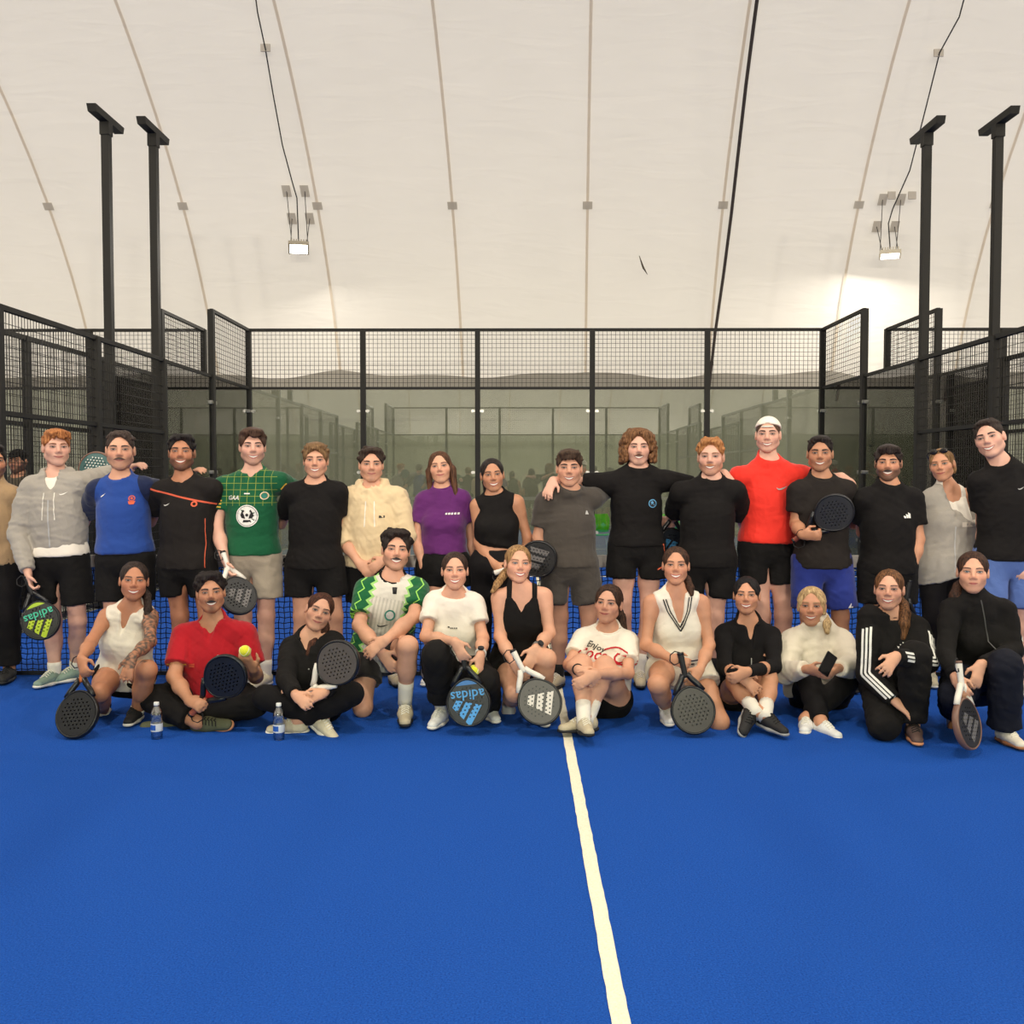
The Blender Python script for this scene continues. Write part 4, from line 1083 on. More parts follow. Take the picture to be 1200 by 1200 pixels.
def pat_knit(nt, u, v, w, base):
    c = base
    for z0, colr in ((-.335, (44, 46, 70)), (-.375, (44, 46, 70)), (-.388, (150, 60, 60))):
        f = math_(nt, 'LESS_THAN', math_(nt, 'ABSOLUTE', math_(nt, 'SUBTRACT', v, z0)), .0045); c = mixc(nt, f, c, lin(colr))
    return c
KNIT = fabric('white_knit', (232, 222, 204), pat_knit, mottle=.04)
PW = solid('white_print', (232, 228, 220), .8, noise=.02); PG = solid('silver_print', (176, 174, 170), .5, noise=.02); PR = solid('red_print', (190, 24, 40), .8, noise=.03); PB = solid('dark_print', (34, 32, 34), .8)
PO = solid('orange_print', (214, 96, 62), .8); PY = solid('yellow_print', (214, 168, 60), .8); PGN = solid('teal_print', (46, 120, 104), .8); PBL = solid('sky_print', (96, 160, 200), .8); PGOLD = solid('copper_print', (170, 84, 50), .7)
SOLEW = solid('white_rubber', (226, 220, 208), .7); SOLEB = solid('black_rubber', (26, 26, 28), .7); SOLEG = solid('gum_rubber', (150, 96, 60), .7); SOLEGY = solid('grey_rubber', (150, 148, 146), .7); SOLEO = solid('peach_rubber', (206, 140, 100), .7)
LACEW = solid('white_lace', (228, 222, 208), .9); LACEB = solid('black_lace', (28, 26, 26), .9)
SOCKW = fabric('white_sock_knit', (226, 218, 204)); SOCKB = fabric('black_sock_knit', (28, 26, 26))
def up_mat(n, c): return solid('shoe_'+n, c, .75, 0, .08, 60, .15)
S_GREEN = ('sage', up_mat('sage', (128, 148, 134)), SOLEW, LACEW); S_BLACK = ('black', up_mat('black', (30, 28, 28)), SOLEB, LACEB); S_BLACKW = ('blackw', up_mat('black', (30, 28, 28)), SOLEW, LACEB)
S_CREAM = ('cream', up_mat('cream', (206, 194, 166)), SOLEW, LACEW); S_BEIGE = ('beige', up_mat('beige', (188, 174, 146)), SOLEB, LACEW); S_WHITE = ('white', up_mat('white', (226, 224, 220)), SOLEW, LACEW)
S_GUM = ('gum', up_mat('chalk', (216, 206, 190)), SOLEG, LACEW); S_GREYB = ('greyb', up_mat('black', (30, 28, 28)), SOLEGY, LACEB); S_BROWN = ('brown', up_mat('brown', (86, 64, 58)), SOLEO, LACEB); S_SALMON = ('salmon', up_mat('sagey', (140, 140, 110)), SOLEO, LACEB)
S_LIME = ('lime', up_mat('limeb', (84, 86, 60)), SOLEO, LACEB)
BLK_HAIR = (26, 21, 19); DKBR = (48, 34, 27); BR = (78, 52, 36); GING = (150, 84, 40); DKBL = (142, 108, 70); BLOND = (186, 150, 100)
FR = dict(fringe=[((-.05, -.078, .078), (.05, -.078, .078), .016, .016)])
def lock(*a): return a
VT = [(0, -.012, .098, .062, .082, .028)]     # volume on top
P = {}

# ================================================================ standing row
P['s1'] = person('man in tan t-shirt and black trousers standing next to the red-haired man', 6.84,
  dict(N=(-8, 566), SA=(-38, 580), SB=(14, 580), EA=(-46, 632), WA=(-46, 676), EB=(14, 632, .12), WB=(4, 676, .14), H=(-8, 656)), dict(p=(-8, 541), yaw=6), dict(style='short', c=BLK_HAIR, vol=VT, low=-.02),
  [dict(mat=TAN, hem=(660,), loose=.02)], [dict(mat=BLK2, name='trousers', len=1.92, ease=.028)], skin='olive', face=dict(beard=.6, smile=1), shoes=S_BLACK, seed=1)
P['s2'] = person('red-haired man in grey zip hoodie and black shorts, arm over the man in blue', 6.74,
  dict(N=(66, 557), SA=(37, 571, -.02), SB=(95, 566), EA=(21, 625, -.08), WA=(33, 672, -.20), TA=(39, 700, -.22), EB=(126, 557, .19), WB=(152, 548, .13), TB=(172, 541, .06), H=(70, 655), KA=(62, 728), AA=(64, 790), KB=(91, 728), AB=(89, 786, .12)),
  dict(p=(66, 525), yaw=8, s=1.06), dict(style='short', c=(150, 86, 46), tip=(206, 136, 82), vol=[(0, -.02, .098, .064, .08, .03)], low=.0, fringe=26, fdrop=.010, sweep=.8),
  [dict(mat=WHITE, name='undershirt', hem=(649,), ease=.010, sleeve=0, neck='crew'), dict(mat=GREYH, name='zip_hoodie', hem=(641,), hemn=(.12, 0, -1), ease=.032, loose=.012, sleeve=1.92, sease=.026, neck='hood', vdep=.09, vw=.05, hood=True, amp=.009)],
  [dict(mat=BLKSH, len=.72, ease=.026, flare=.02)], skin='pale', face=dict(smile=1, brow=(150, 96, 64)), shoes=S_GREEN, socks=(SOCKW, .07), hands=dict(A=dict(curl=.9, palm=(1, .4, 0)), B=dict(curl=.5, palm=(0, .3, -1))), toes=dict(A=(-.2, -1, 0), B=(-.5, -1, 0)), seed=2)
P['s3'] = person('man with moustache in blue jersey with dark shoulders, arms round both neighbours', 6.63,
  dict(N=(141, 560), SA=(114, 573), SB=(172, 570), EA=(97, 615, .3), EB=(199, 577, .22), WB=(222, 556, .16), TB=(244, 543, .07), H=(147, 655)),
  dict(p=(141, 528), yaw=-4, s=1.13), dict(style='short', c=(58, 46, 40), t=.005, low=.0, vol=[(0, -.01, .095, .055, .07, .022)]),
  [dict(mat=BLUEJ, hem=(646,), loose=.006, sleeve=.66, neck='crew')], [dict(mat=BLKSH, len=.68, ease=.024)], skin='fair', face=dict(beard=.22, smile=1, must=True, bc=(70, 50, 40)), shoes=S_BLACK, hands=dict(B=dict(curl=.5, palm=(0, .3, -1))), seed=3)
P['s4'] = person('man in black jersey with an orange diagonal stripe, eyes closed in a wide smile', 6.60,
  dict(N=(216, 561), SA=(190, 574), SB=(248, 572), EA=(176, 612, .26), EB=(244, 614, .14), H=(219, 658), KA=(211, 722), AA=(212, 795), KB=(243, 722), AB=(243, 795)),
  dict(p=(213, 531), yaw=-6, pitch=-4, s=1.04), dict(style='curly', c=BLK_HAIR, t=.009, n=60, cr=.012, low=-.005, vol=VT),
  [dict(mat=STRIPEJ, hem=(664,), loose=.008, sleeve=.6, neck='v', vdep=.045, vw=.03)], [dict(mat=BLKSH, len=.62, ease=.026)], skin='tan', face=dict(beard=.65, smile=2), shoes=S_BLACK, socks=(SOCKB, .1), seed=4)
P['s5'] = person('man in green grid-patterned jersey with a white round crest and stone shorts', 6.72,
  dict(N=(297, 553), SA=(262, 569), SB=(328, 564), EA=(254, 616, -.06), WA=(264, 657, -.20), TA=(271, 680, -.23), EB=(356, 580, .24), H=(296, 650), KA=(285, 722), AA=(286, 788), KB=(312, 722, -.02), AB=(311, 787, -.03)),
  dict(p=(296, 524), yaw=2, s=1.06), dict(style='short', c=(66, 46, 34), vol=[(0, -.015, .1, .068, .086, .03)], t=.014, low=-.01, fringe=18, fdrop=.006),
  [dict(mat=GAA, hem=(648,), loose=.008, sleeve=.62, neck='v', vdep=.05, vw=.035)], [dict(mat=KHAKI, len=.70, ease=.026, flare=.016)], skin='pale', face=dict(beard=.28, smile=2, bc=(120, 80, 56)), shoes=S_CREAM, socks=(SOCKW, .1),
  hands=dict(A=dict(curl=.75, palm=(1, .3, 0))), toes=dict(A=(-.3, -1, 0), B=(-.25, -1, 0)), seed=5)
P['s6'] = person('man with middle-parted hair in plain black t-shirt and black shorts', 6.62,
  dict(N=(370, 566), SA=(343, 577), SB=(396, 576), EA=(329, 614, .28), EB=(394, 618, .08), H=(369, 660), KA=(354, 722), AA=(352, 795), KB=(392, 722), AB=(391, 795)),
  dict(p=(370, 540), yaw=-4, s=1.0), dict(style='short', c=(104, 76, 50), tip=(150, 116, 80), t=.015, low=-.02, vol=VT, locks=[((.0, -.075, .092), (-.066, -.04, .03), .014, .01), ((.0, -.075, .092), (.066, -.04, .03), .014, .01)]),
  [dict(mat=BLK, hem=(664,), loose=.004, sleeve=.62)], [dict(mat=BLKSH, len=.62, ease=.026)], skin='fair', face=dict(smile=2), shoes=S_WHITE, seed=6)
P['s7'] = person('man in cream hoodie with sleeves pushed up and hands clasped', 6.80,
  dict(N=(436, 570), SA=(408, 584), SB=(465, 583), EA=(401, 630, -.05), WA=(420, 659, -.17), TA=(436, 676, -.22), EB=(476, 628, -.05), WB=(452, 656, -.17), TB=(434, 668, -.22), H=(438, 664), KA=(424, 722), AA=(424, 795), KB=(455, 722), AB=(462, 792)),
  dict(p=(435, 545), yaw=2, s=1.02), dict(style='curly', c=(50, 38, 30), t=.012, n=50, cr=.012, vol=VT, low=.0),
  [dict(mat=CREAM, name='hoodie', hem=(661,), ease=.032, loose=.014, sleeve=1.32, sease=.03, neck='crew', nw=.016, hood=True, rib=False, amp=.009)], [dict(mat=BLKSH, len=.7, ease=.024)], skin='fair', face=dict(smile=1, beard=.25, goatee=True), shoes=S_BEIGE, socks=(SOCKW, .08), hands=dict(A=dict(curl=.5), B=dict(curl=.5)), seed=7)
P['s8'] = person('woman with long straight brown hair in purple t-shirt and black shorts', 6.80,
  dict(N=(518, 571), SA=(496, 586), SB=(542, 584), EA=(488, 630, -.02), WA=(496, 664, -.08), TA=(502, 698, -.1), EB=(552, 626, .10), WB=(556, 660, .12), H=(520, 662)),
  dict(p=(516, 548), yaw=-4, roll=-6, pitch=-4, s=.97), dict(style='long', c=(62, 40, 28), tip=(110, 74, 52), t=.008, fw=.056, rough=.001, locks=[((-.035, -.02, .085), (-.078, -.012, -.02), .024, .022), ((-.082, -.01, -.02), (-.088, -.01, -.20), .024, .016), ((.035, -.02, .085), (.078, -.012, -.02), .024, .024), ((.082, -.01, -.02), (.09, -.045, -.25), .028, .016), ((0, .07, .02), (0, .08, -.2), .06, .05)]),
  [dict(mat=PURPLE, hem=(648,), sleeve=.6, ease=.016)], [dict(mat=BLKSH, len=.36, ease=.022)], sex='f', skin='fair', face=dict(smile=1), shoes=S_WHITE, socks=(SOCKW, .08), hands=dict(A=dict(curl=.3, palm=(.3, 1, 0))), seed=8)
P['s9'] = person('dark-haired woman in black sleeveless crop top and black leggings holding a bat', 6.72,
  dict(N=(580, 579), SA=(559, 592), SB=(606, 588), EA=(561, 636, -.02), WA=(580, 662, -.12), TA=(592, 674, -.17), EB=(618, 630, .02), WB=(616, 662, .05), H=(580, 662)),
  dict(p=(577, 557), yaw=3, roll=-5, s=.98), dict(style='tied', c=(34, 27, 24), t=.008, low=-.03, tail=[(0, .09, .03, .03), (-.04, .1, -.05, .028), (-.05, .09, -.12, .016)]),
  [dict(mat=BLK, name='crop_top', style='sleeveless', hem=-.16, hemn=(-.25, 0, -1), ease=.010, amp=.003)], [dict(mat=BLK3, name='leggings', len=1.95, ease=.006, flare=.002, waist=.11, amp=.002)], sex='f', skin='olive', build=1.02, face=dict(smile=2), shoes=S_WHITE, hands=dict(A=dict(curl=.95, palm=(.7, .7, 0))), seed=9)
P['s10'] = person('man in charcoal t-shirt and matching charcoal shorts with a neighbour\'s hand on his shoulder', 6.66,
  dict(N=(667, 574), SA=(639, 587), SB=(695, 583, .09), EA=(631, 630, .02), WA=(640, 664, .0), EB=(716, 568, .40), WB=(744, 553, .38), TB=(770, 536, .24), H=(667, 662), KA=(656, 722), AA=(654, 792), KB=(690, 722), AB=(690, 792)),
  dict(p=(667, 549), yaw=0, s=1.06), dict(style='short', c=(62, 46, 34), t=.010, low=.0, vol=[(0, -.015, .098, .064, .08, .03)], fringe=26, fdrop=.014, sweep=.1),
  [dict(mat=CHAR, hem=(664,), loose=.012, sleeve=.7)], [dict(mat=CHARSH, len=.74, ease=.028, flare=.018)], skin='fair', face=dict(smile=2, brow=(50, 36, 28)), shoes=S_BEIGE, socks=(SOCKB, .08), hands=dict(B=dict(curl=.5, palm=(0, .3, -1))), toes=dict(A=(-.5, -1, 0)), seed=10)
P['s11'] = person('tall man with big curly brown hair and moustache in black t-shirt with a blue badge', 6.81,
  dict(N=(748, 548), SA=(708, 565), SB=(783, 562), EA=(672, 566, .05), WA=(648, 563, -.19), TA=(634, 594, -.34), EB=(822, 572, .12), WB=(848, 554, .02), TB=(862, 574, -.20), H=(746, 640), KA=(730, 722), AA=(733, 792, -.02), KB=(760, 725), AB=(750, 794, -.05)),
  dict(p=(748, 525), yaw=3, s=1.04), dict(style='mane', c=(84, 54, 34), tip=(150, 106, 70), t=.012, n=380, cr=.016, wide=.108, fw=.06, rough=.004, vol=[(0, .0, .09, .08, .085, .05)]),
  [dict(mat=BLK, hem=(638,), loose=.002, sleeve=.66)], [dict(mat=BLKSH, len=.44, ease=.026, flare=.02)], skin='pale', face=dict(smile=2, must=True, beard=.3, goatee=True, bc=(92, 56, 36)), shoes=S_BEIGE, socks=(SOCKW, .13), hands=dict(A=dict(curl=.35, palm=(.4, .8, 0)), B=dict(curl=.35)), toes=dict(A=(-.3, -1, 0), B=(-.1, -1, 0)), seed=11)
P['s12'] = person('ginger-haired man with moustache in plain black t-shirt beside the man in red', 6.70,
  dict(N=(834, 561), SA=(798, 576), SB=(862, 575), EA=(786, 612, .34), WA=(748, 612, .40), TA=(722, 600, .22), EB=(873, 618, .32), H=(828, 655), KA=(806, 722), AA=(806, 795), KB=(838, 722), AB=(840, 795)),
  dict(p=(833, 536), yaw=-3, s=1.08), dict(style='curly', c=(160, 96, 52), tip=(206, 146, 92), t=.009, n=60, cr=.011, low=.0, vol=VT),
  [dict(mat=BLK, hem=(662,), loose=.004, sleeve=.66)], [dict(mat=BLKSH, len=.66, ease=.028)], skin='pale', face=dict(smile=2, must=True, beard=.4, bc=(176, 112, 70), brow=(170, 120, 84)), shoes=S_BLACK, socks=(SOCKB, .12), hands=dict(A=dict(curl=1.0, palm=(0, 0, 1))), build=1.05, seed=12)
P['s13'] = person('tall man in bright red t-shirt with a backwards white cap', 6.86,
  dict(N=(900, 538), SA=(866, 558), SB=(938, 556), EA=(838, 606, .12), WA=(806, 606, .12), TA=(786, 594, .06), EB=(962, 566, .04), WB=(986, 558, -.08), TB=(1010, 572, -.30), H=(899, 640), KA=(893, 722), AA=(893, 795), KB=(918, 722), AB=(916, 795)),
  dict(p=(900, 510), yaw=-3, s=1.05), dict(style='short', c=(74, 54, 40), t=.002, low=.0, n=0),
  [dict(mat=RED, hem=(634,), loose=.0, sleeve=.66)], [dict(mat=BLKSH, len=.52, ease=.026, flare=.018)], skin='pale', face=dict(smile=2), shoes=S_WHITE, hands=dict(A=dict(curl=.9), B=dict(curl=.5, palm=(0, .3, -1))), build=1.05, seed=13)
P['s14'] = person('man in washed black t-shirt and royal blue shorts holding a bat at his chest', 6.63,
  dict(N=(962, 559), SA=(935, 575), SB=(991, 573), EA=(933, 614, .0), WA=(940, 627, -.22), TA=(958, 628, -.28), EB=(1000, 614, .22), H=(963, 658), KA=(948, 722), AA=(948, 795), KB=(985, 722), AB=(985, 795)),
  dict(p=(961, 532), yaw=0, s=1.02), dict(style='short', c=(36, 29, 26), t=.007, low=.0, vol=[(0, -.01, .098, .06, .078, .026)]),
  [dict(mat=BROWNBLK, hem=(663,), loose=.006, sleeve=.64)], [dict(mat=ROYAL, len=.84, ease=.028, flare=.02)], skin='olive', face=dict(smile=2, beard=.16), shoes=S_BLACK, hands=dict(A=dict(curl=.95, palm=(.2, 1, .3))), seed=14)
P['s15'] = person('bearded man in black t-shirt with three slanted bars on the chest', 6.60,
  dict(N=(1041, 567), SA=(1012, 584), SB=(1070, 583), EA=(1010, 624, .16), EB=(1076, 632, -.02), WB=(1070, 664, -.06), TB=(1062, 686, -.08), H=(1040, 664)),
  dict(p=(1041, 543), yaw=-2, s=1.02), dict(style='short', c=(40, 30, 26), t=.012, low=-.005, vol=VT, fringe=20, fdrop=.010, sweep=.5),
  [dict(mat=BLK, hem=(670,), loose=.010, sleeve=.66)], [dict(mat=BLKSH, len=.62, ease=.024)], skin='mid', face=dict(smile=2, beard=.72, must=True), shoes=S_BLACK, hands=dict(B=dict(curl=.7, palm=(-1, .3, 0))), seed=15)
P['s16'] = person('woman in white tank top with grey zip hoodie slipped off one shoulder', 6.76,
  dict(N=(1110, 570), SA=(1089, 585), SB=(1134, 581), EA=(1086, 630, .08), WA=(1090, 664, .12), EB=(1146, 624, .0), WB=(1146, 664, .05), H=(1108, 660)),
  dict(p=(1104, 545), yaw=-10, roll=-8, s=.97), dict(style='tied', c=(118, 84, 54), tip=(176, 136, 90), t=.007, low=-.03, tail=[(0, .09, .0, .03), (.05, .08, -.03, .024), (.06, .06, -.06, .012)]),
  [dict(mat=WHITE, name='tank_top', style='tank', hem=-.06, ease=.008, neck='scoop', vdep=.08, vw=.034, amp=.002), dict(mat=GREYH, name='zip_hoodie', hem=(674,), hemn=(.35, 0, -1), ease=.030, loose=.02, sleeve=1.85, sleeveB=0, sease=.024, neck='v', vdep=.16, vw=.06, amp=.007,
      noshell=True, rib=False, subs=lambda c: [(ell(c['C']+np.array([.125, -.02, .01]), (.135, .35, .185)), .02)], adds=lambda c: [(cap(c['SB']*.5+c['EB']*.5, c['EB'], .072, .066), .03), (cap(c['EB'], c['WB'], .066, .05), .03), (cap(c['C']+np.array([-.0, -.10, -.19]), c['SB']*.35+c['EB']*.65, .035, .05), .03)])],
  [dict(mat=BLK3, name='leggings', len=1.95, ease=.012, flare=.004, amp=.003)], sex='f', skin='mid', face=dict(smile=1, iris=(84, 90, 80)), shoes=S_CREAM, seed=16)
P['s17'] = person('tall man in black t-shirt and steel blue shorts, head leaning toward the woman in grey', 6.42,
  dict(N=(1172, 541), SA=(1147, 564), SB=(1212, 558), EA=(1152, 612, .06), WA=(1152, 655, .1), EB=(1222, 618, .0), WB=(1204, 656, -.1), TB=(1194, 690, -.12), H=(1178, 652), KA=(1164, 736), AA=(1164, 815), KB=(1198, 736), AB=(1200, 812)),
  dict(p=(1160, 514), yaw=-12, roll=-14, s=1.08), dict(style='short', c=(44, 34, 29), t=.005, low=.0, vol=[(0, -.01, .097, .058, .075, .024)]),
  [dict(mat=BLK, hem=(654,), loose=.006, sleeve=.68)], [dict(mat=STEELB, len=.70, ease=.03, flare=.02)], skin='pale', face=dict(smile=2), shoes=S_CREAM, hands=dict(B=dict(curl=.4, palm=(.3, .9, 0))), seed=17)
P['bg'] = person('bearded man in a dark cap standing beyond the wire fence', 9.62,
  dict(N=(22, 559), SA=(2, 570), SB=(44, 570), EA=(-4, 600), EB=(50, 600), WA=(-4, 628), WB=(50, 628), H=(22, 628)), dict(p=(21, 541), yaw=-28, s=1.0), dict(style='short', c=(28, 24, 22), t=.006, low=-.01),
  [dict(mat=fabric('camo_cloth', (92, 84, 70), mottle=.4), hem=.1)], [dict(mat=BLK2, name='trousers', len=1.9, ease=.025)], skin='mid', face=dict(smile=0, beard=.8), shoes=S_BLACK, seed=18, voxel=.012)

# ================================================================ front row
P['k1'] = person('squatting woman in white sleeveless polo with a plaited ponytail and a tattooed arm', 5.85,
  dict(N=(153, 712), SA=(125, 722), SB=(176, 722), EA=(107, 752, -.12), WA=(95, 772, -.30), TA=(99, 790, -.36), EB=(176, 752, -.08), WB=(155, 770, -.24), TB=(146, 798, -.30), H=(147, 790, .08), KA=(116, 812, -.32), AA=(121, 834, .05), KB=(172, 785, -.30), AB=(160, 836, -.12)),
  dict(p=(157, 681), yaw=0, pitch=-5, roll=4, s=1.0), dict(style='tied', c=(44, 33, 28), t=.007, low=-.03, fw=.06, tail=[(.03, .07, -.03, .03), (.075, .03, -.09, .024), (.082, -.02, -.13, .02), (.085, -.045, -.17, .023), (.086, -.06, -.21, .019), (.09, -.07, -.25, .02), (.095, -.075, -.30, .008)]),
  [dict(mat=OFFW, name='polo_top', h=.0078, rib=False, style='sleeveless', hem=.05, ease=.012, neck='polo', vdep=.12, vw=.036, amp=.0035)], [dict(mat=BLKSH, name='skort', len=.22, ease=.012)], sex='f', skin='tan', face=dict(smile=2), tall=False, shoes=S_BLACKW, socks=(SOCKW, .05),
  hands=dict(A=dict(curl=.85, palm=(.5, .6, -.4)), B=dict(curl=.2, palm=(0, 1, .2))), toes=dict(A=(-.05, -1, 0), B=(.1, -1, 0)), tattoo=True, seed=21)
P['k2'] = person('man in crimson polo shirt sitting cross-legged with a yellow ball in his hand', 5.85,
  dict(N=(251, 730), SA=(216, 744), SB=(286, 742), EA=(204, 793, -.06), WA=(222, 821, -.27), TA=(240, 828, -.38), EB=(300, 793, -.06), WB=(296, 784, -.28), TB=(285, 768, -.36), H=(252, 814, .02), KA=(181, 819, -.16), AA=(230, 846, -.36), KB=(298, 824, -.22), AB=(206, 841, -.22)),
  dict(p=(247, 695), yaw=0, pitch=-6, roll=-3, s=1.0), dict(style='curly', c=(30, 24, 22), t=.012, n=90, cr=.013, low=.0, zmin=.05, vol=[(0, -.02, .105, .064, .078, .03)]),
  [dict(mat=DKRED, name='polo_shirt', h=.0078, hem=.0, loose=.012, sleeve=.72, ease=.02, neck='polo', vdep=.09, vw=.035)], [dict(mat=BLK2, name='trousers', len=1.86, ease=.024, amp=.007)], skin='olive', face=dict(smile=2, must=True, beard=.6, goatee=True), tall=False, shoes=S_LIME,
  hands=dict(A=dict(curl=.95, palm=(.2, .6, -.6)), B=dict(curl=.7, palm=(-.2, .2, 1))), toes=dict(A=((.95, -.25, .12), (.1, -.75, .6)), B=((-.95, -.25, .05), (0, -.3, 1))), seed=22)
P['k3'] = person('woman in black half-zip top sitting cross-legged, head tilted, a grey bat in her lap', 5.72,
  dict(N=(361, 748), SA=(341, 759), SB=(391, 752), EA=(335, 796, -.05), WA=(347, 815, -.25), TA=(358, 824, -.33), EB=(402, 796, .0), WB=(379, 812, -.22), TB=(360, 820, -.30), H=(368, 822, .02), KA=(311, 817, -.26), AA=(376, 840, -.24), KB=(412, 813, -.26), AB=(350, 844, -.24)),
  dict(p=(374, 717), yaw=4, roll=20, pitch=-6, s=.97), dict(style='tied', c=(48, 32, 26), tip=(96, 56, 40), t=.007, low=-.03, fw=.058, tail=[(.02, .09, -.02, .032), (.06, .07, -.09, .036), (.05, .02, -.14, .036), (.03, -.02, -.2, .032), (.02, -.04, -.27, .018)]),
  [dict(mat=BLK2, name='half_zip_top', h=.0078, hem=-.03, ease=.018, sleeve=1.88, neck='zip', vdep=.10, vw=.03)], [dict(mat=BLK3, name='leggings', len=1.9, ease=.012, flare=.003)], sex='f', skin='fair', face=dict(smile=1), tall=False, shoes=S_CREAM,
  hands=dict(A=dict(curl=.5, palm=(.3, .7, -.5)), B=dict(curl=.5, palm=(-.3, .7, -.5))), toes=dict(A=((.65, -.6, -.3), (.4, -.3, .9)), B=((-.97, -.12, 0), (0, -.2, 1))), seed=23)
P['k4'] = person('kneeling man with moustache in green and white zigzag jersey', 6.07,
  dict(N=(459, 677), SA=(430, 690), SB=(489, 690), EA=(421, 733, -.12), WA=(446, 764, -.29), TA=(466, 790, -.33), EB=(486, 722, -.14), WB=(452, 750, -.36), TB=(428, 768, -.38), H=(446, 762, .04), KA=(425, 829, -.22), AA=(424, 830, .20), KB=(478, 757, -.46), AB=(475, 817, -.33)),
  dict(p=(464, 645), yaw=4, roll=5, pitch=-5, s=1.05), dict(style='curly', c=(36, 28, 24), t=.014, n=80, cr=.014, low=-.025, zmin=.05, vol=[(0, -.02, .102, .068, .082, .03)]),
  [dict(mat=NAIJA, name='jersey', hem=.09, loose=.012, sleeve=.74, ease=.020, nw=.012, ribm=BLK, ribr=.010)], [dict(mat=fabric('faded_black_shorts', (48, 44, 42), wrinkle=.5), len=.58, ease=.024)], skin='fair', face=dict(smile=2, must=True, beard=.15), tall=False, shoes=S_BEIGE, socks=(SOCKW, .12),
  hands=dict(A=dict(curl=.3, palm=(.3, .9, 0)), B=dict(curl=.25, palm=(0, .8, -.5))), toes=dict(A=((0, .3, -1), (0, 1, .2)), B=(.1, -1, 0)), seed=24)
P['k5'] = person('squatting woman in white t-shirt and black trousers holding a yellow ball', 5.85,
  dict(N=(532, 697), SA=(508, 705), SB=(556, 706), EA=(499, 746, -.12), WA=(533, 752, -.34), TA=(546, 776, -.38), EB=(566, 748, -.12), WB=(563, 768, -.28), TB=(560, 794, -.34), H=(533, 785, .06), KA=(512, 768, -.34), AA=(517, 824, -.18), KB=(568, 798, -.32), AB=(573, 829, -.04)),
  dict(p=(533, 669), yaw=0, pitch=-5, s=.96), dict(style='tied', c=(50, 35, 28), t=.008, low=-.03, tail=[(0, .1, .0, .03), (0, .1, -.08, .025)]),
  [dict(mat=WHITE, hem=.04, loose=.004, sleeve=.58, ease=.014)], [dict(mat=BLK2, name='trousers', len=1.9, ease=.026, amp=.008)], sex='f', skin='fair', build=1.03, face=dict(smile=2), tall=False, shoes=S_WHITE, socks=(SOCKW, .06),
  hands=dict(A=dict(curl=.4, palm=(.2, 1, 0)), B=dict(curl=.6, palm=(-.6, .7, 0))), toes=dict(A=(-.25, -1, 0), B=(.3, -1, 0)), seed=25)
P['k6'] = person('woman with ponytail in black V-neck tank dress kneeling with both hands on a bat', 5.85,
  dict(N=(610, 688), SA=(585, 700), SB=(638, 698), EA=(586, 746, -.1), WA=(602, 778, -.30), TA=(614, 797, -.38), EB=(644, 742, -.12), WB=(628, 760, -.32), TB=(616, 786, -.38), H=(610, 776, .06), KA=(603, 812, -.28), AA=(596, 822, .10), KB=(640, 772, -.32), AB=(632, 826, -.12)),
  dict(p=(607, 661), yaw=10, roll=3, pitch=-5, s=.97), dict(style='tied', c=(128, 92, 58), tip=(186, 146, 98), t=.007, low=-.03, tail=[(-.02, .085, -.01, .028), (-.075, .06, -.07, .024), (-.12, .02, -.13, .02), (-.15, .0, -.18, .008)]),
  [dict(mat=BLK, name='tank_dress', style='tank', hem=.05, ease=.010, neck='v', vdep=.135, vw=.050, amp=.003)], [dict(mat=BLK, name='dress_skirt', len=.34, ease=.02, skirt=False)], sex='f', skin='fair', face=dict(smile=2, iris=(84, 100, 110)), tall=False, shoes=S_CREAM,
  hands=dict(A=dict(curl=.6, palm=(.5, .7, 0)), B=dict(curl=.3, palm=(-.2, .9, 0))), toes=dict(A=((0, .6, -.8), (0, .8, .6)), B=(.2, -1, 0)), seed=26)
P['k7'] = person('woman in white t-shirt with red script lettering sitting with her arms round her knees', 5.85,
  dict(N=(713, 737), SA=(683, 747), SB=(737, 752), EA=(667, 779, -.14), WA=(678, 785, -.36), TA=(694, 798, -.44), EB=(736, 789, -.12), WB=(697, 790, -.40), TB=(676, 803, -.45), H=(708, 820, .03), KA=(682, 778, -.28), AA=(684, 842, -.50), KB=(709, 780, -.28), AB=(690, 840, -.42)),
  dict(p=(713, 708), yaw=-12, roll=4, pitch=-8, s=.98), dict(style='tied', c=(42, 31, 26), tip=(84, 60, 46), t=.012, low=-.03, tail=[(.02, .09, .0, .035), (.06, .09, -.08, .036), (.085, .07, -.17, .034), (.10, .05, -.26, .018)]),
  [dict(mat=WHITE, hem=-.06, loose=.008, sleeve=.62, ease=.015)], [dict(mat=BLKSH, len=.10, ease=.006, name='shorts', waist=.05, flare=.004, amp=.002)], sex='f', skin='fair', face=dict(smile=1), tall=False, shoes=S_BEIGE, socks=(SOCKW, .10),
  hands=dict(A=dict(curl=.3, palm=(.2, .9, -.2)), B=dict(curl=.3, palm=(-.2, .9, -.2))), toes=dict(A=((.12, -1, .12), (0, .3, 1)), B=((-.95, -.3, 0), (0, 0, 1))), seed=27)
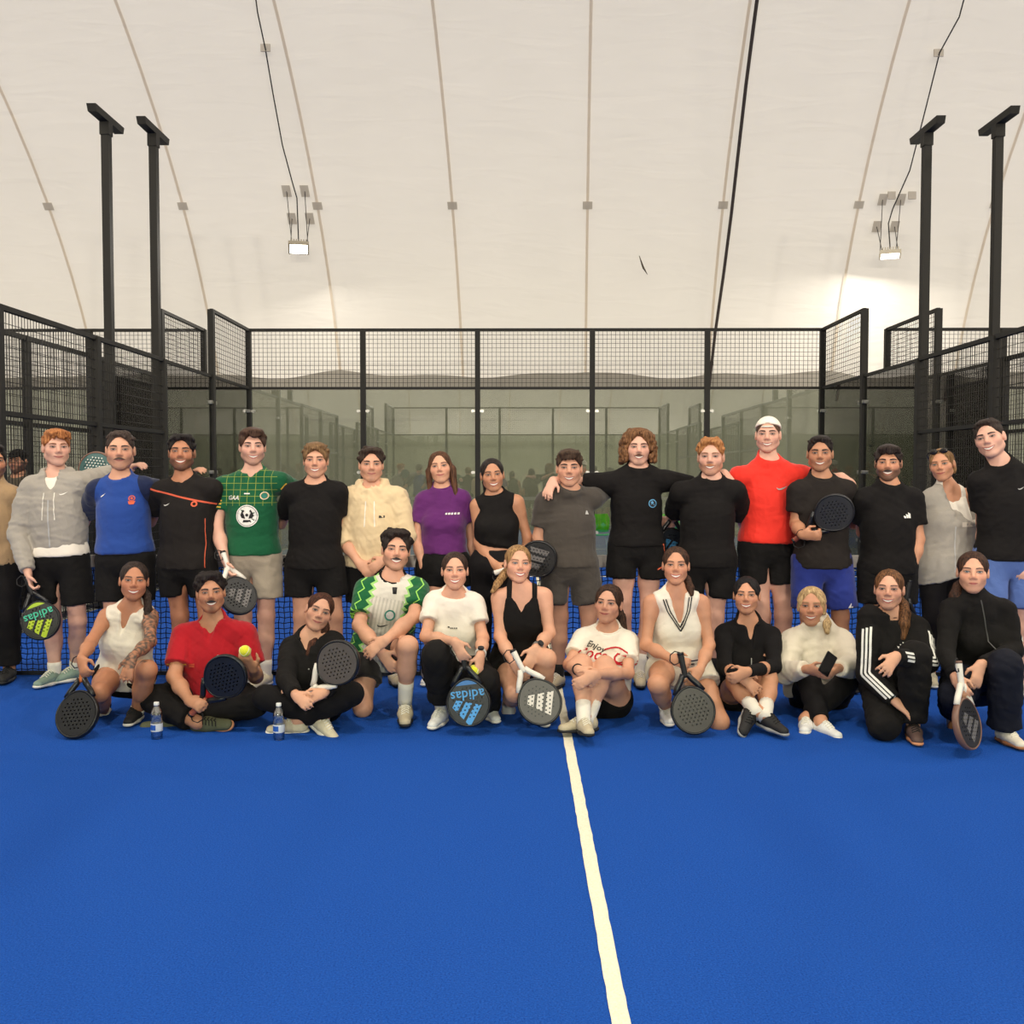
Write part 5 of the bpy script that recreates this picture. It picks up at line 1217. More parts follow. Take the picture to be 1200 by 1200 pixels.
P['k8'] = person('kneeling woman in white sleeveless V-neck knit with navy trim and cream skirt', 5.85,
  dict(N=(792, 692), SA=(763, 706), SB=(822, 706), EA=(757, 756, -.1), WA=(787, 772, -.32), TA=(804, 778, -.40), EB=(831, 756, -.1), WB=(820, 785, -.30), TB=(807, 804, -.38), H=(796, 778, .06), KA=(771, 802, -.36), AA=(781, 830, -.10), KB=(843, 846, -.26), AB=(838, 838, .14)),
  dict(p=(792, 663), yaw=0, pitch=-5, s=.97), dict(style='tied', c=(46, 33, 27), tip=(90, 62, 46), t=.007, low=-.03, fw=.06, tail=[(.02, .08, -.04, .028), (.065, .05, -.09, .026), (.085, .0, -.14, .024), (.095, -.03, -.18, .01)]),
  [dict(mat=KNIT, name='knit_top', h=.0078, style='sleeveless', hem=-.05, ease=.012, neck='v', vdep=.165, vw=.052, amp=.003)], [dict(mat=SKIRTW, name='skirt', len=.40, ease=.022, skirt=False, flare=.02)], sex='f', skin='mid', face=dict(smile=2), tall=False, shoes=S_WHITE, socks=(SOCKW, .06),
  hands=dict(A=dict(curl=.85, palm=(.3, .8, -.2)), B=dict(curl=.6, palm=(-.3, .8, -.3))), toes=dict(A=(-.05, -1, 0), B=((.1, .7, -.7), (0, .8, .6))), seed=28)
P['k9'] = person('woman in fitted black zip top sitting with bare legs crossed and arms folded on them', 6.0,
  dict(N=(877, 728), SA=(848, 741), SB=(905, 744), EA=(849, 782, -.18), WA=(868, 793, -.42), TA=(884, 806, -.46), EB=(907, 781, -.20), WB=(876, 787, -.46), TB=(858, 796, -.50), H=(872, 816, .08), KA=(862, 800, -.24), AA=(884, 832, -.50), KB=(900, 797, -.24), AB=(897, 836, -.52)),
  dict(p=(875, 698), yaw=-2, pitch=-6, s=.97), dict(style='tied', c=(24, 20, 20), t=.010, low=-.04, fw=.058, locks=[((.02, -.07, .085), (.066, -.06, .02), .008, .005)]),
  [dict(mat=BLK3, name='zip_top', h=.0078, hem=-.04, ease=.009, sleeve=1.97, sease=.010, neck='zip', vdep=.11, vw=.028, amp=.002)], [dict(mat=BLKSH, len=.26, ease=.012)], sex='f', skin='mid', face=dict(smile=2), tall=False, shoes=S_GREYB, socks=(SOCKW, .10),
  hands=dict(A=dict(curl=.3, palm=(.1, .9, -.3)), B=dict(curl=.6, palm=(-.2, .9, 0))), toes=dict(A=((-.35, -.75, -.35), (.5, -.5, .7)), B=((.5, -1, -.1), (0, 0, 1))), seed=29)
P['k10'] = person('blonde woman in pale sweatshirt and black leggings sitting with a phone', 6.08,
  dict(N=(954, 722), SA=(928, 750), SB=(985, 751), EA=(920, 788, -.10), WA=(946, 784, -.34), TA=(968, 791, -.42), EB=(997, 783, -.12), WB=(982, 783, -.34), TB=(968, 794, -.42), H=(960, 816, .06), KA=(948, 800, -.24), AA=(962, 846, -.52), KB=(994, 797, -.22), AB=(945, 842, -.44)),
  dict(p=(951, 711), yaw=-2, pitch=-6, s=1.03), dict(style='tied', c=(168, 134, 92), tip=(222, 190, 140), t=.011, low=-.04, fw=.057, locks=[((-.02, -.058, .096), (-.068, -.05, .03), .010, .007), ((-.068, -.05, .03), (-.073, -.045, -.03), .007, .005), ((.02, -.058, .096), (.068, -.05, .03), .011, .009), ((.068, -.05, .03), (.073, -.045, -.04), .009, .010)], tail=[(.06, .03, -.05, .03), (.085, -.03, -.10, .026), (.09, -.06, -.15, .012)]),
  [dict(mat=ECRU, name='sweatshirt', hem=-.05, ease=.034, loose=.016, sleeve=1.88, sease=.036, cuff=.5, amp=.009, fr=20)], [dict(mat=BLK3, name='leggings', len=1.93, ease=.010, flare=.002, amp=.003)], sex='f', skin='mid', build=1.06, face=dict(smile=2), tall=False, shoes=S_WHITE,
  hands=dict(A=dict(curl=.6, palm=(.5, .6, .3)), B=dict(curl=.6, palm=(-.5, .6, .3))), toes=dict(A=((.3, -1, .1), (0, .2, 1)), B=((-.4, -1, .15), (0, .2, 1))), seed=30)
P['k11'] = person('kneeling woman in black sweatshirt with white stripes down the sleeves', 5.62,
  dict(N=(1045, 721), SA=(1019, 722), SB=(1075, 736), EA=(1016, 790, -.1), WA=(1049, 822, -.28), TA=(1068, 836, -.32), EB=(1086, 776, -.10), WB=(1050, 769, -.34), TB=(1036, 788, -.40), H=(1048, 800, .06), KA=(1036, 850, -.28), AA=(1030, 838, .12), KB=(1072, 769, -.32), AB=(1070, 848, -.26)),
  dict(p=(1042, 691), yaw=-4, pitch=-5, s=.98), dict(style='tied', c=(62, 42, 30), tip=(136, 92, 58), t=.008, low=-.03, fw=.06, tail=[(.02, .08, -.02, .03), (.07, .05, -.09, .032), (.085, -.01, -.14, .032), (.085, -.04, -.2, .030), (.08, -.05, -.28, .018)]),
  [dict(mat=BLK2, name='sweatshirt', hem=.06, ease=.028, loose=.012, sleeve=1.97, sease=.026, amp=.005)], [dict(mat=BLK2, name='trousers', len=1.93, ease=.028, flare=.012, amp=.008)], sex='f', skin='fair', face=dict(smile=2), tall=False, shoes=S_BROWN,
  hands=dict(A=dict(curl=.3, palm=(-.3, .8, -.5)), B=dict(curl=.35, palm=(0, .9, -.3), spread=2.2)), toes=dict(A=((0, .7, -.7), (0, .8, .6)), B=(-.25, -1, 0)), seed=31)
P['k12'] = person('unsmiling woman in black zip jacket and navy trousers kneeling with a bat', 5.55,
  dict(N=(1142, 699), SA=(1114, 713), SB=(1178, 714), EA=(1108, 766, -.16), WA=(1120, 794, -.32), TA=(1130, 812, -.40), EB=(1188, 762, -.1), WB=(1149, 779, -.34), TB=(1142, 806, -.38), H=(1146, 794, .06), KA=(1120, 815, -.3), AA=(1118, 830, .05), KB=(1178, 780, -.36), AB=(1177, 858, -.26)),
  dict(p=(1140, 671), yaw=2, pitch=-4, s=1.0), dict(style='tied', c=(44, 32, 27), tip=(84, 56, 42), t=.009, low=-.03, fw=.058, tail=[(-.02, .08, -.04, .03), (-.068, .05, -.09, .03), (-.085, -.01, -.14, .032), (-.085, -.035, -.2, .03), (-.08, -.045, -.25, .016)]),
  [dict(mat=BLK2, name='zip_jacket', hem=.05, ease=.016, sleeve=1.92, neck='high', sease=.016, amp=.004, fr=40)], [dict(mat=NAVY, name='trousers', len=1.9, ease=.03, flare=.022, amp=.007)], sex='f', skin='fair', face=dict(smile=0, iris=(70, 80, 84)), tall=False, shoes=S_GUM,
  hands=dict(A=dict(curl=.7, palm=(.4, .8, 0)), B=dict(curl=.3, palm=(0, 1, 0))), toes=dict(A=((0, .5, -.85), (0, .8, .5)), B=(.05, -1, 0)), seed=32)
# ================================================================ marks on the clothes
def crest(ctx, g, u, v, r, outer, inner, rim=None):
    mark(ctx, g, disc2d(r), u, v, outer, 'crest'); mark(ctx, g, disc2d(r*.72, 18), u, v, inner, 'crest', off=.0065)
    if rim: mark(ctx, g, disc2d(r*.98, 20, r*.86), u, v, rim, 'crest', off=.0065)
q = P['s2']; mark(q, 't1', swoosh(.055), .095, -.055, PW)
for s in (-.035, .035): ribbon(q, 't1', [q['C']+q['lat']*s+q['up']*-.05, q['C']+q['lat']*s*1.2+q['up']*-.24], q['fr'], .006, LACEW, 'drawstring')
ribbon(q, 't1', [q['C']+q['up']*-.10, q['C']+q['up']*-.46], q['fr'], .010, PG, 'zip')
q = P['s3']; mark(q, 't0', merge2d(disc2d(.020, 18, .014), disc2d(.008), poly2d([(-.022, -.02), (.022, -.02), (.013, -.042), (-.013, -.042)])), .105, -.075, PO, 'crest'); mark(q, 't0', poly2d([(-.018, -.012), (.0, -.004), (.018, .016), (.006, .008), (-.014, -.004)]), -.095, -.05, PW)
q = P['s4']; mark(q, 't0', swoosh(.05), -.10, -.105, PW); mark(q, 't0', disc2d(.020, 18, .010), .09, -.10, PO, 'badge')
ribbon(q, 't0', [q['C']+q['lat']*.155+q['up']*-.2, q['C']+q['lat']*.16+q['up']*-.55], q['fr'], .004, PO, 'piping')
q = P['s5']
mark(q, 't0', text2d('GAA', .042, .2), -.10, -.10, PW); mark(q, 't0', poly2d([(-.02, -.004), (.02, -.004), (.02, .004), (-.02, .004)]), .0, -.07, PW)
crest(q, 't0', .115, -.085, .028, PY, PGN, PW)
mark(q, 't0', disc2d(.077, 32), .005, -.225, PW, 'badge'); mark(q, 't0', disc2d(.070, 30, .067), .005, -.225, INK, 'badge', off=.0065)
mark(q, 't0', merge2d(*[poly2d([(s*.012, -.02), (s*.038, -.014), (s*.046, .006), (s*.036, .03), (s*.026, .044), (s*.016, .034), (s*.028, .022), (s*.018, .004)][::s]) for s in (-1, 1)], poly2d([(-.03, -.045), (.03, -.045), (.024, -.028), (-.024, -.028)]), disc2d(.011, 12, 0, 0, .006)), .005, -.225, INK, 'badge', off=.0065)
for s, E, S in ((-1, q['D']['EA'], q['D']['SA']), (1, q['D']['EB'], q['D']['SB'])):
    for t in (.36, .44, .52):
        m = S*(1-t)+E*t; ax = nrm(E-S); o = nrm(np.cross(ax, (0, 0, 1)))*.0; sd = nrm(np.cross(ax, q['fr'])); ribbon(q, 't0', [m-sd*.028, m+sd*.028], q['fr'], .009, PY, 'sleeve_stripe', n=8)
q = P['s7']; mark(q, 't0', poly2d([(-.02, -.008), (.02, -.008), (.02, .008), (-.02, .008)]), .085, -.13, PB, 'label')
for s in (-1, 1): ribbon(q, 't0', [q['C']+q['lat']*s*.03+q['up']*-.02, q['C']+q['lat']*s*.036+q['up']*-.20], q['fr'], .007, LACEW, 'drawstring')
q = P['s8']; mark(q, 't0', merge2d(*[poly2d([(x, -.006), (x+.014, -.006), (x+.017, .007), (x+.003, .007)]) for x in (-.05, -.03, -.01, .012, .034)]), .075, -.10, PW)
q = P['s10']; mark(q, 't0', poly2d([(-.014, -.012), (.016, -.012), (.006, .014), (-.002, .016)]), .09, -.10, PG)
q = P['s11']; mark(q, 't0', disc2d(.030, 22), .10, -.16, PBL, 'badge'); mark(q, 't0', disc2d(.024, 20), .10, -.16, PB, 'badge', off=.0065); mark(q, 't0', merge2d(disc2d(.010, 12, 0, -.003, .006), poly2d([(-.016, -.012), (.012, -.014), (.014, -.004), (-.010, -.004)])), .10, -.16, PBL, 'badge', off=.0085)
ribbon(q, 'b0', [q['H']+q['lat']*.135+q['up']*.02, q['H']+q['lat']*.165+q['up']*-.14], nrm(q['fr']+q['lat']*.6), .009, PO, 'side_stripe'); ribbon(q, 'b0', [q['H']+q['lat']*.09+q['up']*-.16, q['H']+q['lat']*.16+q['up']*-.13], nrm(q['fr']+q['lat']*.4), .009, PO, 'side_stripe')
q = P['s13']; mark(q, 't0', swoosh(.085), .06, -.085, PG, rot=-.05)
q = P['s14']; mark(q, 'b0', poly2d([(-.02, -.015), (.022, -.015), (.004, .018)]), .165, -.80, PW)
q = P['s15']; mark(q, 't0', bars3(.05), .085, -.12, PW)
q = P['s16']; ribbon(q, 't1', [q['C']+q['lat']*-.015+q['up']*-.185, q['C']+q['lat']*.08+q['up']*-.178, q['C']+q['lat']*.18+q['up']*-.155], nrm(q['fr']+q['lat']*.3), .034, fabric('pale_lining', (206, 196, 180)), 'folded_lining'); ribbon(q, 't1', [q['C']+q['lat']*-.012+q['up']*-.2, q['C']+q['lat']*-.005+q['up']*-.52], q['fr'], .008, PG, 'zip')
q = P['s17']; mark(q, 't0', swoosh(.055), .04, -.06, PG)
q = P['k1']; mark(q, 't0', poly2d([(-.016, -.006), (.014, -.008), (.018, .002), (-.004, .007)]), .085, -.175, PB)
q = P['k2']; mark(q, 't0', disc2d(.043, 26), .085, -.165, PGOLD, 'crest'); mark(q, 't0', disc2d(.036, 24, .031), .085, -.165, PY, 'crest', off=.0065); mark(q, 't0', merge2d(*[poly2d([(-.02+i*.012, -.012), (-.013+i*.012, -.012), (-.013+i*.012, .016), (-.02+i*.012, .016)]) for i in range(4)]), .085, -.165, PY, 'crest', off=.0065)
for x in (.065, .105): mark(q, 't0', disc2d(.007, 5), x, -.105, PW, 'star')
mark(q, 't0', merge2d(*[poly2d([(-.016, -.012+i*.009), (.016, -.012+i*.009), (.016, -.007+i*.009), (-.016, -.007+i*.009)]) for i in range(3)]), -.095, -.165, PO)
for S, E in ((q['D']['SA'], q['D']['EA']), (q['D']['SB'], q['D']['EB'])):
    m = S*.30+E*.70; sd = nrm(np.cross(nrm(E-S), q['fr'])); ribbon(q, 't0', [m-sd*.06, m+sd*.06], q['fr'], .010, PY, 'sleeve_trim', n=10)
q = P['k3']; mark(q, 't0', disc2d(.005, 8), .004, -.115, PG, 'zip_pull')
q = P['k4']; crest(q, 't0', .03, -.135, .034, PGN, PG, PGN); mark(q, 't0', swoosh(.075), .0, -.205, PB)
mic = MB(); mic.tube([q['N0']+q['fr']*.085+np.array([.03, 0, -.045])-q['base'], q['N0']+q['fr']*.095+np.array([.03, 0, -.085])-q['base']], [.018, .014], 10); mic.build('clip_microphone', PB, q['root'], True)
q = P['k5']; mark(q, 't0', merge2d(poly2d([(-.03, .004), (-.018, .0), (-.018, .008), (-.03, .010)]), *[poly2d([(x, -.004), (x+.007, -.004), (x+.008, .003), (x, .003)]) for x in (-.014, -.004, .008, .02)]), .0, -.125, PB)
q = P['k7']; mark(q, 't0', text2d('Enjoy', .052, .3), -.070, -.020, PB, rot=-.35); mark(q, 't0', text2d('Coca-Cola', .095, .35), .0, -.075, PR, rot=-.12)
def wave(w, h, th, n=14): return merge2d(*[poly2d([(-w+2*w*i/n, h*math.sin(3.4*i/n)), (-w+2*w*(i+1)/n, h*math.sin(3.4*(i+1)/n)), (-w+2*w*(i+1)/n, h*math.sin(3.4*(i+1)/n)+th), (-w+2*w*i/n, h*math.sin(3.4*i/n)+th)]) for i in range(n)])
mark(q, 't0', wave(.12, .018, .012), .0, -.130, PR); mark(q, 't0', wave(.07, .014, .009), .05, -.04, PR)
q = P['k8']
for dx, m in ((.0, PB), (.016, PB)):
    for s in (-1, 1): ribbon(q, 't0', [q['C']+q['lat']*s*(.072+dx)+q['up']*.045, q['C']+q['lat']*s*(.052+dx)+q['up']*-.03, q['C']+q['up']*(-.125-dx*1.3)], q['fr'], .007, m, 'neck_stripe')
mark(q, 't0', poly2d([(-.03, -.006), (.03, -.006), (.03, .006), (-.03, .006)]), .04, -.355, PB, 'label')
q = P['k9']; mark(q, 't0', poly2d([(-.016, -.014), (-.002, .016), (.008, .016), (.020, -.010), (.010, -.008), (.004, .006), (-.006, -.012)]), .085, -.115, PG); ribbon(q, 't0', [q['C']+q['up']*-.115, q['C']+q['up']*-.24], q['fr'], .005, PG, 'zip')
q = P['k11']; mark(q, 't0', bars3(.046), .0, -.10, PW, lift=.19)
for s in 'AB':
    D = q['D']; o = nrm(np.array([-.55 if s == 'A' else .55, -1, .25])); pts = [D['S'+s]*.78+D['E'+s]*.22, D['E'+s], D['W'+s]*.88+D['E'+s]*.12]
    for k in (-1, 0, 1):
        T = nrm(D['W'+s]-D['S'+s]); sd = nrm(np.cross(T, o)); ribbon(q, 't0', [p+sd*k*.023 for p in pts], o, .013, PW, 'sleeve_stripe', n=30)
q = P['k12']; ribbon(q, 't0', [q['N0']+q['up']*-.0, q['C']+q['up']*-.40], q['fr'], .007, solid('dull_zip', (60, 58, 56), .5), 'zip'); mark(q, 't0', merge2d(disc2d(.016, 14, .009), poly2d([(-.01, -.004), (.012, -.004), (0, .008)])), .20, -.16, PW, 'badge')
watch(P['k5'], 'B', solid('pale_strap', (210, 204, 196), .6), PB); watch(P['k6'], 'B', solid('steel_strap', (150, 146, 140), .3, .8), PB)
for k_, s_ in (('k7', 'A'), ('s14', 'A')):
    q = P[k_]; Wr, E = q['D']['W'+s_], q['D']['E'+s_]; d = nrm(Wr-E); a_ = nrm(np.cross(d, (0, 1, 0))); b_ = np.cross(d, a_); c_ = Wr-d*.02-q['base']
    MB().tube([c_+.031*(math.cos(t)*a_+math.sin(t)*b_) for t in np.linspace(0, 6.2832, 19)], .004, 6, False).build('bracelet', INK, q['root'], True)
# backwards cap
def cap_on(q, mat):
    v = Vol(.006); v.add(ell((0, .013, .036), (.084, .104, .096)), .01, [(np.array([0, 0, .052]), nrm((0, -.30, -1)))])
    v.add(cap((-.05, .09, .03), (.05, .09, .03), .012), .02); v.add(cap((0, .10, .028), (0, .165, .012), .055, .045, (0, .3, 1), .12), .012)
    v.sub(ell((0, -.105, .066), (.030, .05, .020)), .004); v.run(); V, Q = v.mesh(); o = link('cap', mesh_np('cap', q['hp']+q['hs']*(V@q['R'].T)-q['base'], Q, [mat], True, attrs=V), q['root'])
    t = MB(); t.tube([q['hl'](p)-q['base'] for p in ((-.036, -.078, .056), (-.018, -.086, .055), (0, -.089, .0545), (.018, -.086, .055), (.036, -.078, .056))], .006, 6); t.build('strap', mat, o, True)
cap_on(P['s13'], WHITE)
q = P['bg']; v = Vol(.007); v.add(ell((0, .013, .04), (.086, .106, .092)), .01, [(np.array([0, 0, .05]), nrm((0, 0, -1)))]); v.add(cap((0, -.08, .052), (0, -.14, .045), .05, .04, (0, -.1, 1), .15), .01); v.run(); V, Q = v.mesh()
link('cap', mesh_np('cap', q['hp']+q['hs']*(V@q['R'].T)-q['base'], Q, [BLK2], True, attrs=V), q['root'])
# sunglasses pushed up on the hair
q = P['s16']; sg = tag(empty('sunglasses', q['hl']((0, -.05, .1))), 'dark sunglasses pushed up on the hair of the woman in the grey hoodie', 'sunglasses'); o0 = np.array(sg.location)
LENS = solid('dark_lens', (30, 26, 24), .15)
for s in (-1, 1):
    v = Vol(.004); v.add(ell((s*.033, -.062, .100), (.028, .008, .021)), .004); v.run(); V, Q = v.mesh(); link('lens', mesh_np('lens', q['hp']+q['hs']*(V@q['R'].T)-o0, Q, [LENS], True), sg)
    MB().tube([q['hl'](p)-o0 for p in ((s*.06, -.06, .1), (s*.082, -.03, .08), (s*.084, .03, .05))], .004, 6).build('temple', LENS, sg)
MB().tube([q['hl'](p)-o0 for p in ((-.012, -.066, .102), (0, -.069, .105), (.012, -.066, .102))], .004, 6).build('bridge', LENS, sg)

# ================================================================ padel bats
from mathutils.geometry import tessellate_polygon
RC = .325
def outline(n, dx=0.0):
    pts = []
    for i in range(n):
        a = 2*math.pi*i/n; c, s = math.cos(a), math.sin(a); w = .128-dx; h = .138-dx
        k = 1-.16*max(0, -s)**1.6
        pts.append((w*c*k, RC+h*s))
    return pts
def face_mesh(name, mat):
    loops = [outline(40, .012)]
    for j in range(-4, 5):
        for i in range(-5, 6):
            x = (i+(.5 if j % 2 else 0))*.0235; z = j*.0205
            if (x/.088)**2+(z/.092)**2 < 1: loops.append([(x+.0052*math.cos(-2*math.pi*k/8), RC+z+.0052*math.sin(-2*math.pi*k/8)) for k in range(8)])
    tris = tessellate_polygon([[Vector((x, z, 0)) for x, z in lp_] for lp_ in loops]); flat = [p for lp_ in loops for p in lp_]; n = len(flat)
    V = [(x, -.0165, z) for x, z in flat]+[(x, .0165, z) for x, z in flat]; F = []
    for t in tris:
        a, b, c = t; ar_ = (flat[b][0]-flat[a][0])*(flat[c][1]-flat[a][1])-(flat[b][1]-flat[a][1])*(flat[c][0]-flat[a][0])
        t = (a, b, c) if ar_ > 0 else (a, c, b); F.append(t); F.append((t[0]+n, t[2]+n, t[1]+n))
    o = 0
    for lp_ in loops:
        m = len(lp_)
        for k in range(m): F.append((o+k, o+k+n, o+(k+1) % m+n, o+(k+1) % m))
        o += m
    return mesh_np(name, V, F, [mat])
def bat_face_mat(name, base, bars=None, second=None, rough=.45):
    if name in MATS: return MATS[name]
    m, nt, b = nmat(name); tc = N(nt, 'ShaderNodeTexCoord'); sp = N(nt, 'ShaderNodeSeparateXYZ'); L(nt, tc.outputs['Object'], sp.inputs[0]); x = sp.outputs[0]; z = math_(nt, 'SUBTRACT', sp.outputs[2], RC)
    nz = N(nt, 'ShaderNodeTexNoise'); nz.inputs['Scale'].default_value = 300; L(nt, tc.outputs['Object'], nz.inputs['Vector'])
    c = mixc(nt, nz.outputs[0], tuple(v*.9 for v in lin(base)), tuple(v*1.1 for v in lin(base)))
    if second:
        f = math_(nt, 'LESS_THAN', z, -.100); c = mixc(nt, f, c, lin(second))
    if bars:   # three slanted bars printed across the face
        u = math_(nt, 'ADD', math_(nt, 'MULTIPLY', x, .82), math_(nt, 'MULTIPLY', z, -.57)); w = math_(nt, 'ADD', math_(nt, 'MULTIPLY', x, .57), math_(nt, 'MULTIPLY', z, .82))
        st_ = math_(nt, 'LESS_THAN', math_(nt, 'FRACT', math_(nt, 'ADD', math_(nt, 'MULTIPLY', u, 19), 10.42)), .68); inn = math_(nt, 'LESS_THAN', math_(nt, 'ABSOLUTE', u), .078)
        lim = math_(nt, 'LESS_THAN', math_(nt, 'ABSOLUTE', math_(nt, 'ADD', w, bars[1])), math_(nt, 'ADD', .045, math_(nt, 'MULTIPLY', u, -.32)))
        c = mixc(nt, math_(nt, 'MULTIPLY', math_(nt, 'MULTIPLY', st_, inn), lim), c, lin(bars[0]))
    L(nt, c, b.inputs['Base Color']); b.inputs['Roughness'].default_value = rough; MATS[name] = m; return m
BAT_RIM = {}
def bat(label, c, h, n, face, rim, grip, text=None, cord=True, group='padel bats held by the players'):
    """c, h: (px, py, Y) of the head's middle and of a point on the handle; n: where the face looks"""
    cp = W(*c); hp_ = W(*h); z = nrm(cp-hp_); y = -nrm(np.asarray(n, float)-z*(np.asarray(n, float)@z)); x = np.cross(y, z); org = cp-z*RC
    r = tag(empty('padel_bat', org), label, 'bat', group); r.matrix_world = Matrix.Translation(Vector(org)) @ Matrix([(x[i], y[i], z[i]) for i in range(3)]).to_4x4()
    fo = link('face', face_mesh('face', face), r); co = outline(40, .014)
    link('hole_shade_sheet', mesh_np('hole_shade_sheet', [(x_, 0, z_) for x_, z_ in co], [tuple(range(40))], [RIMB]), r)  # added black sheet, stands in for the shade inside the through holes
    ol = outline(44); rm_ = MB()
    V = []; F = []; k = 8
    for i, (px_, pz_) in enumerate(ol):
        nx_, nz_ = px_/.128, (pz_-RC)/.138; l_ = math.hypot(nx_, nz_); nx_ /= l_; nz_ /= l_
        for j in range(k): a = 2*math.pi*j/k; V.append((px_+nx_*(-.006+.008*math.cos(a)), .0195*math.sin(a), pz_+nz_*(-.006+.008*math.cos(a))))
    m = len(ol)
    for i in range(m):
        for j in range(k): F.append((i*k+j, ((i+1) % m)*k+j, ((i+1) % m)*k+(j+1) % k, i*k+(j+1) % k))
    link('frame', mesh_np('frame', V, F, [rim], True), r)
    th = MB()
    for s in (-1, 1): th.tube([(s*.013, 0, .118), (s*.03, 0, .15), (s*.062, 0, .192), (s*.083, 0, .228)], [.0165, .017, .017, .016], 8)
    th.build('throat', grip if grip in (MATS.get('white_grip'),) else rim, r, True)
    MB().tube([(0, 0, .0), (0, 0, .004), (0, 0, .06), (0, 0, .125), (0, 0, .14)], [.019, .0195, .0165, .0165, .012], 10).build('handle', grip, r, True)
    MB().tube([(0, 0, -.008), (0, 0, .006)], [.019, .021], 10).build('butt_cap', rim, r, True)
    if cord: MB().tube([(.0, .0, -.006), (.03, -.01, -.02), (.06, -.012, -.005), (.07, -.01, .03), (.05, -.006, .055), (.02, -.004, .05), (.004, 0, -.004)], .0035, 6).build('wrist_cord', INK, r, True)
    if text:
        tv, tf = text2d(text[0], text[1]); link('print', mesh_np('print', [(a_, -.0175, RC+text[2]+b_) for a_, b_ in tv], tf, [text[3]]), fo)
    return r
WG = solid('white_grip', (226, 218, 206), .7, bump=.2, scale=200); BG = solid('black_grip', (24, 23, 23), .7, bump=.2, scale=200); OG = solid('orange_grip', (206, 112, 48), .5); RIMB = solid('black_carbon', (22, 22, 24), .35); PKG = solid('copper_grip', (176, 92, 70), .6); LIMER = solid('lime_frame', (150, 176, 30), .4); CYR = solid('cyan_frame', (56, 120, 176), .4); COPR = solid('copper_frame', (120, 88, 74), .4)
LIMEP = solid('lime_print', (176, 206, 40), .5); CYP = solid('cyan_print', (72, 150, 206), .5); TEALP = solid('teal_print2', (60, 190, 150), .5)
F_BLK = bat_face_mat('bat_black', (22, 22, 25)); F_GREY = bat_face_mat('bat_grey', (84, 76, 70)); F_LIME = bat_face_mat('bat_lime', (22, 24, 20), ((176, 200, 30), -.045), (160, 188, 24)); F_CYAN = bat_face_mat('bat_cyan', (26, 28, 32), ((70, 150, 210), -.045), (50, 110, 170))
F_WBAR = bat_face_mat('bat_white_bars', (78, 72, 68), ((216, 206, 194), 0)); F_GBAR = bat_face_mat('bat_grey_bars', (28, 27, 27), ((104, 100, 98), 0)); F_TEAL = bat_face_mat('bat_teal', (64, 100, 98), None, None); F_OLIVE = bat_face_mat('bat_olive', (62, 56, 50)); F_BLUE = bat_face_mat('bat_blue', (22, 28, 36), ((60, 120, 160), 0))
bat('black and lime bat with bright lettering, hanging from the hand of the red-haired man', (48, 727, 6.46), (33, 682, 6.52), (.25, -1, 0), F_LIME, RIMB, BG, ('adidas', .080, -.040, TEALP))
b2 = bat('teal bat with white dots, sticking up behind the shoulder of the man in blue', (113, 551, 7.02), (104, 630, 7.0), (.1, -1, 0), F_TEAL, COPR, BG, cord=False)
MWD = MB()
for j in range(-3, 5):
    for i in range(-4, 5):
        x_, z_ = (i+(.5 if j % 2 else 0))*.022+.012, j*.0205+.010
        if (x_/.095)**2+(z_/.1)**2 < 1: MWD.box((x_-.004, -.0172, RC+z_-.004), (x_+.004, -.0166, RC+z_+.004))
MWD.build('dot_print', PW, b2)['kind'] = 'stuff'
bat('black bat with white throat held low by the man in the green jersey', (279, 698, 6.43), (263, 652, 6.50), (.75, -1, 0), F_GBAR, RIMB, WG)
bat('black bat with orange throat propped on the turf by the squatting woman in white polo', (91, 837, 5.36), (98, 778, 5.48), (-.1, -1, .1), F_BLK, RIMB, OG)
bat('plain black bat held across the chest of the man in the crimson polo', (264, 793, 5.40), (236, 824, 5.44), (.1, -1, .1), F_BLK, RIMB, PKG)
bat('grey bat with a white handle resting in the lap of the head-tilting woman', (396, 777, 5.36), (360, 814, 5.40), (-.1, -1, .15), F_GREY, RIMB, WG)
bat('black bat with sky blue lettering and bars, head down before the woman in white t-shirt', (549, 823, 5.41), (543, 770, 5.45), (0, -1, .05), F_CYAN, RIMB, BG, ('adidas', .080, -.045, CYP))
bat('grey bat with bold white bars and white handle before the woman in the tank dress', (632, 822, 5.40), (608, 776, 5.46), (.05, -1, .1), F_WBAR, RIMB, WG)
bat('black bat with grey bars held by the woman in the crop top', (630, 655, 6.50), (581, 671, 6.56), (.05, -1, 0), F_GBAR, RIMB, WG)
bat('dark olive bat standing head down before the kneeling woman in the white knit', (812, 832, 5.40), (799, 774, 5.46), (0, -1, .05), F_OLIVE, RIMB, BG)
bat('black bat with copper handle held before the chest of the man in blue shorts', (977, 601, 6.44), (938, 628, 6.52), (0, -1, .05), F_BLK, RIMB, PKG)
bat('black bat with grey bars and white handle held edge-on by the unsmiling woman', (1133, 848, 5.04), (1127, 804, 5.10), (.62, -.8, 0), F_GBAR, COPR, WG)
bat('dark bat with blue bars showing between the curly-haired and the ginger-haired man', (786, 640, 6.98), (789, 594, 6.96), (.25, -1, 0), F_BLUE, RIMB, BG, cord=False)
bat('black bat hanging from the lowered hand of the bearded man', (1057, 736, 6.46), (1065, 684, 6.50), (.2, -1, 0), F_BLK, RIMB, BG)

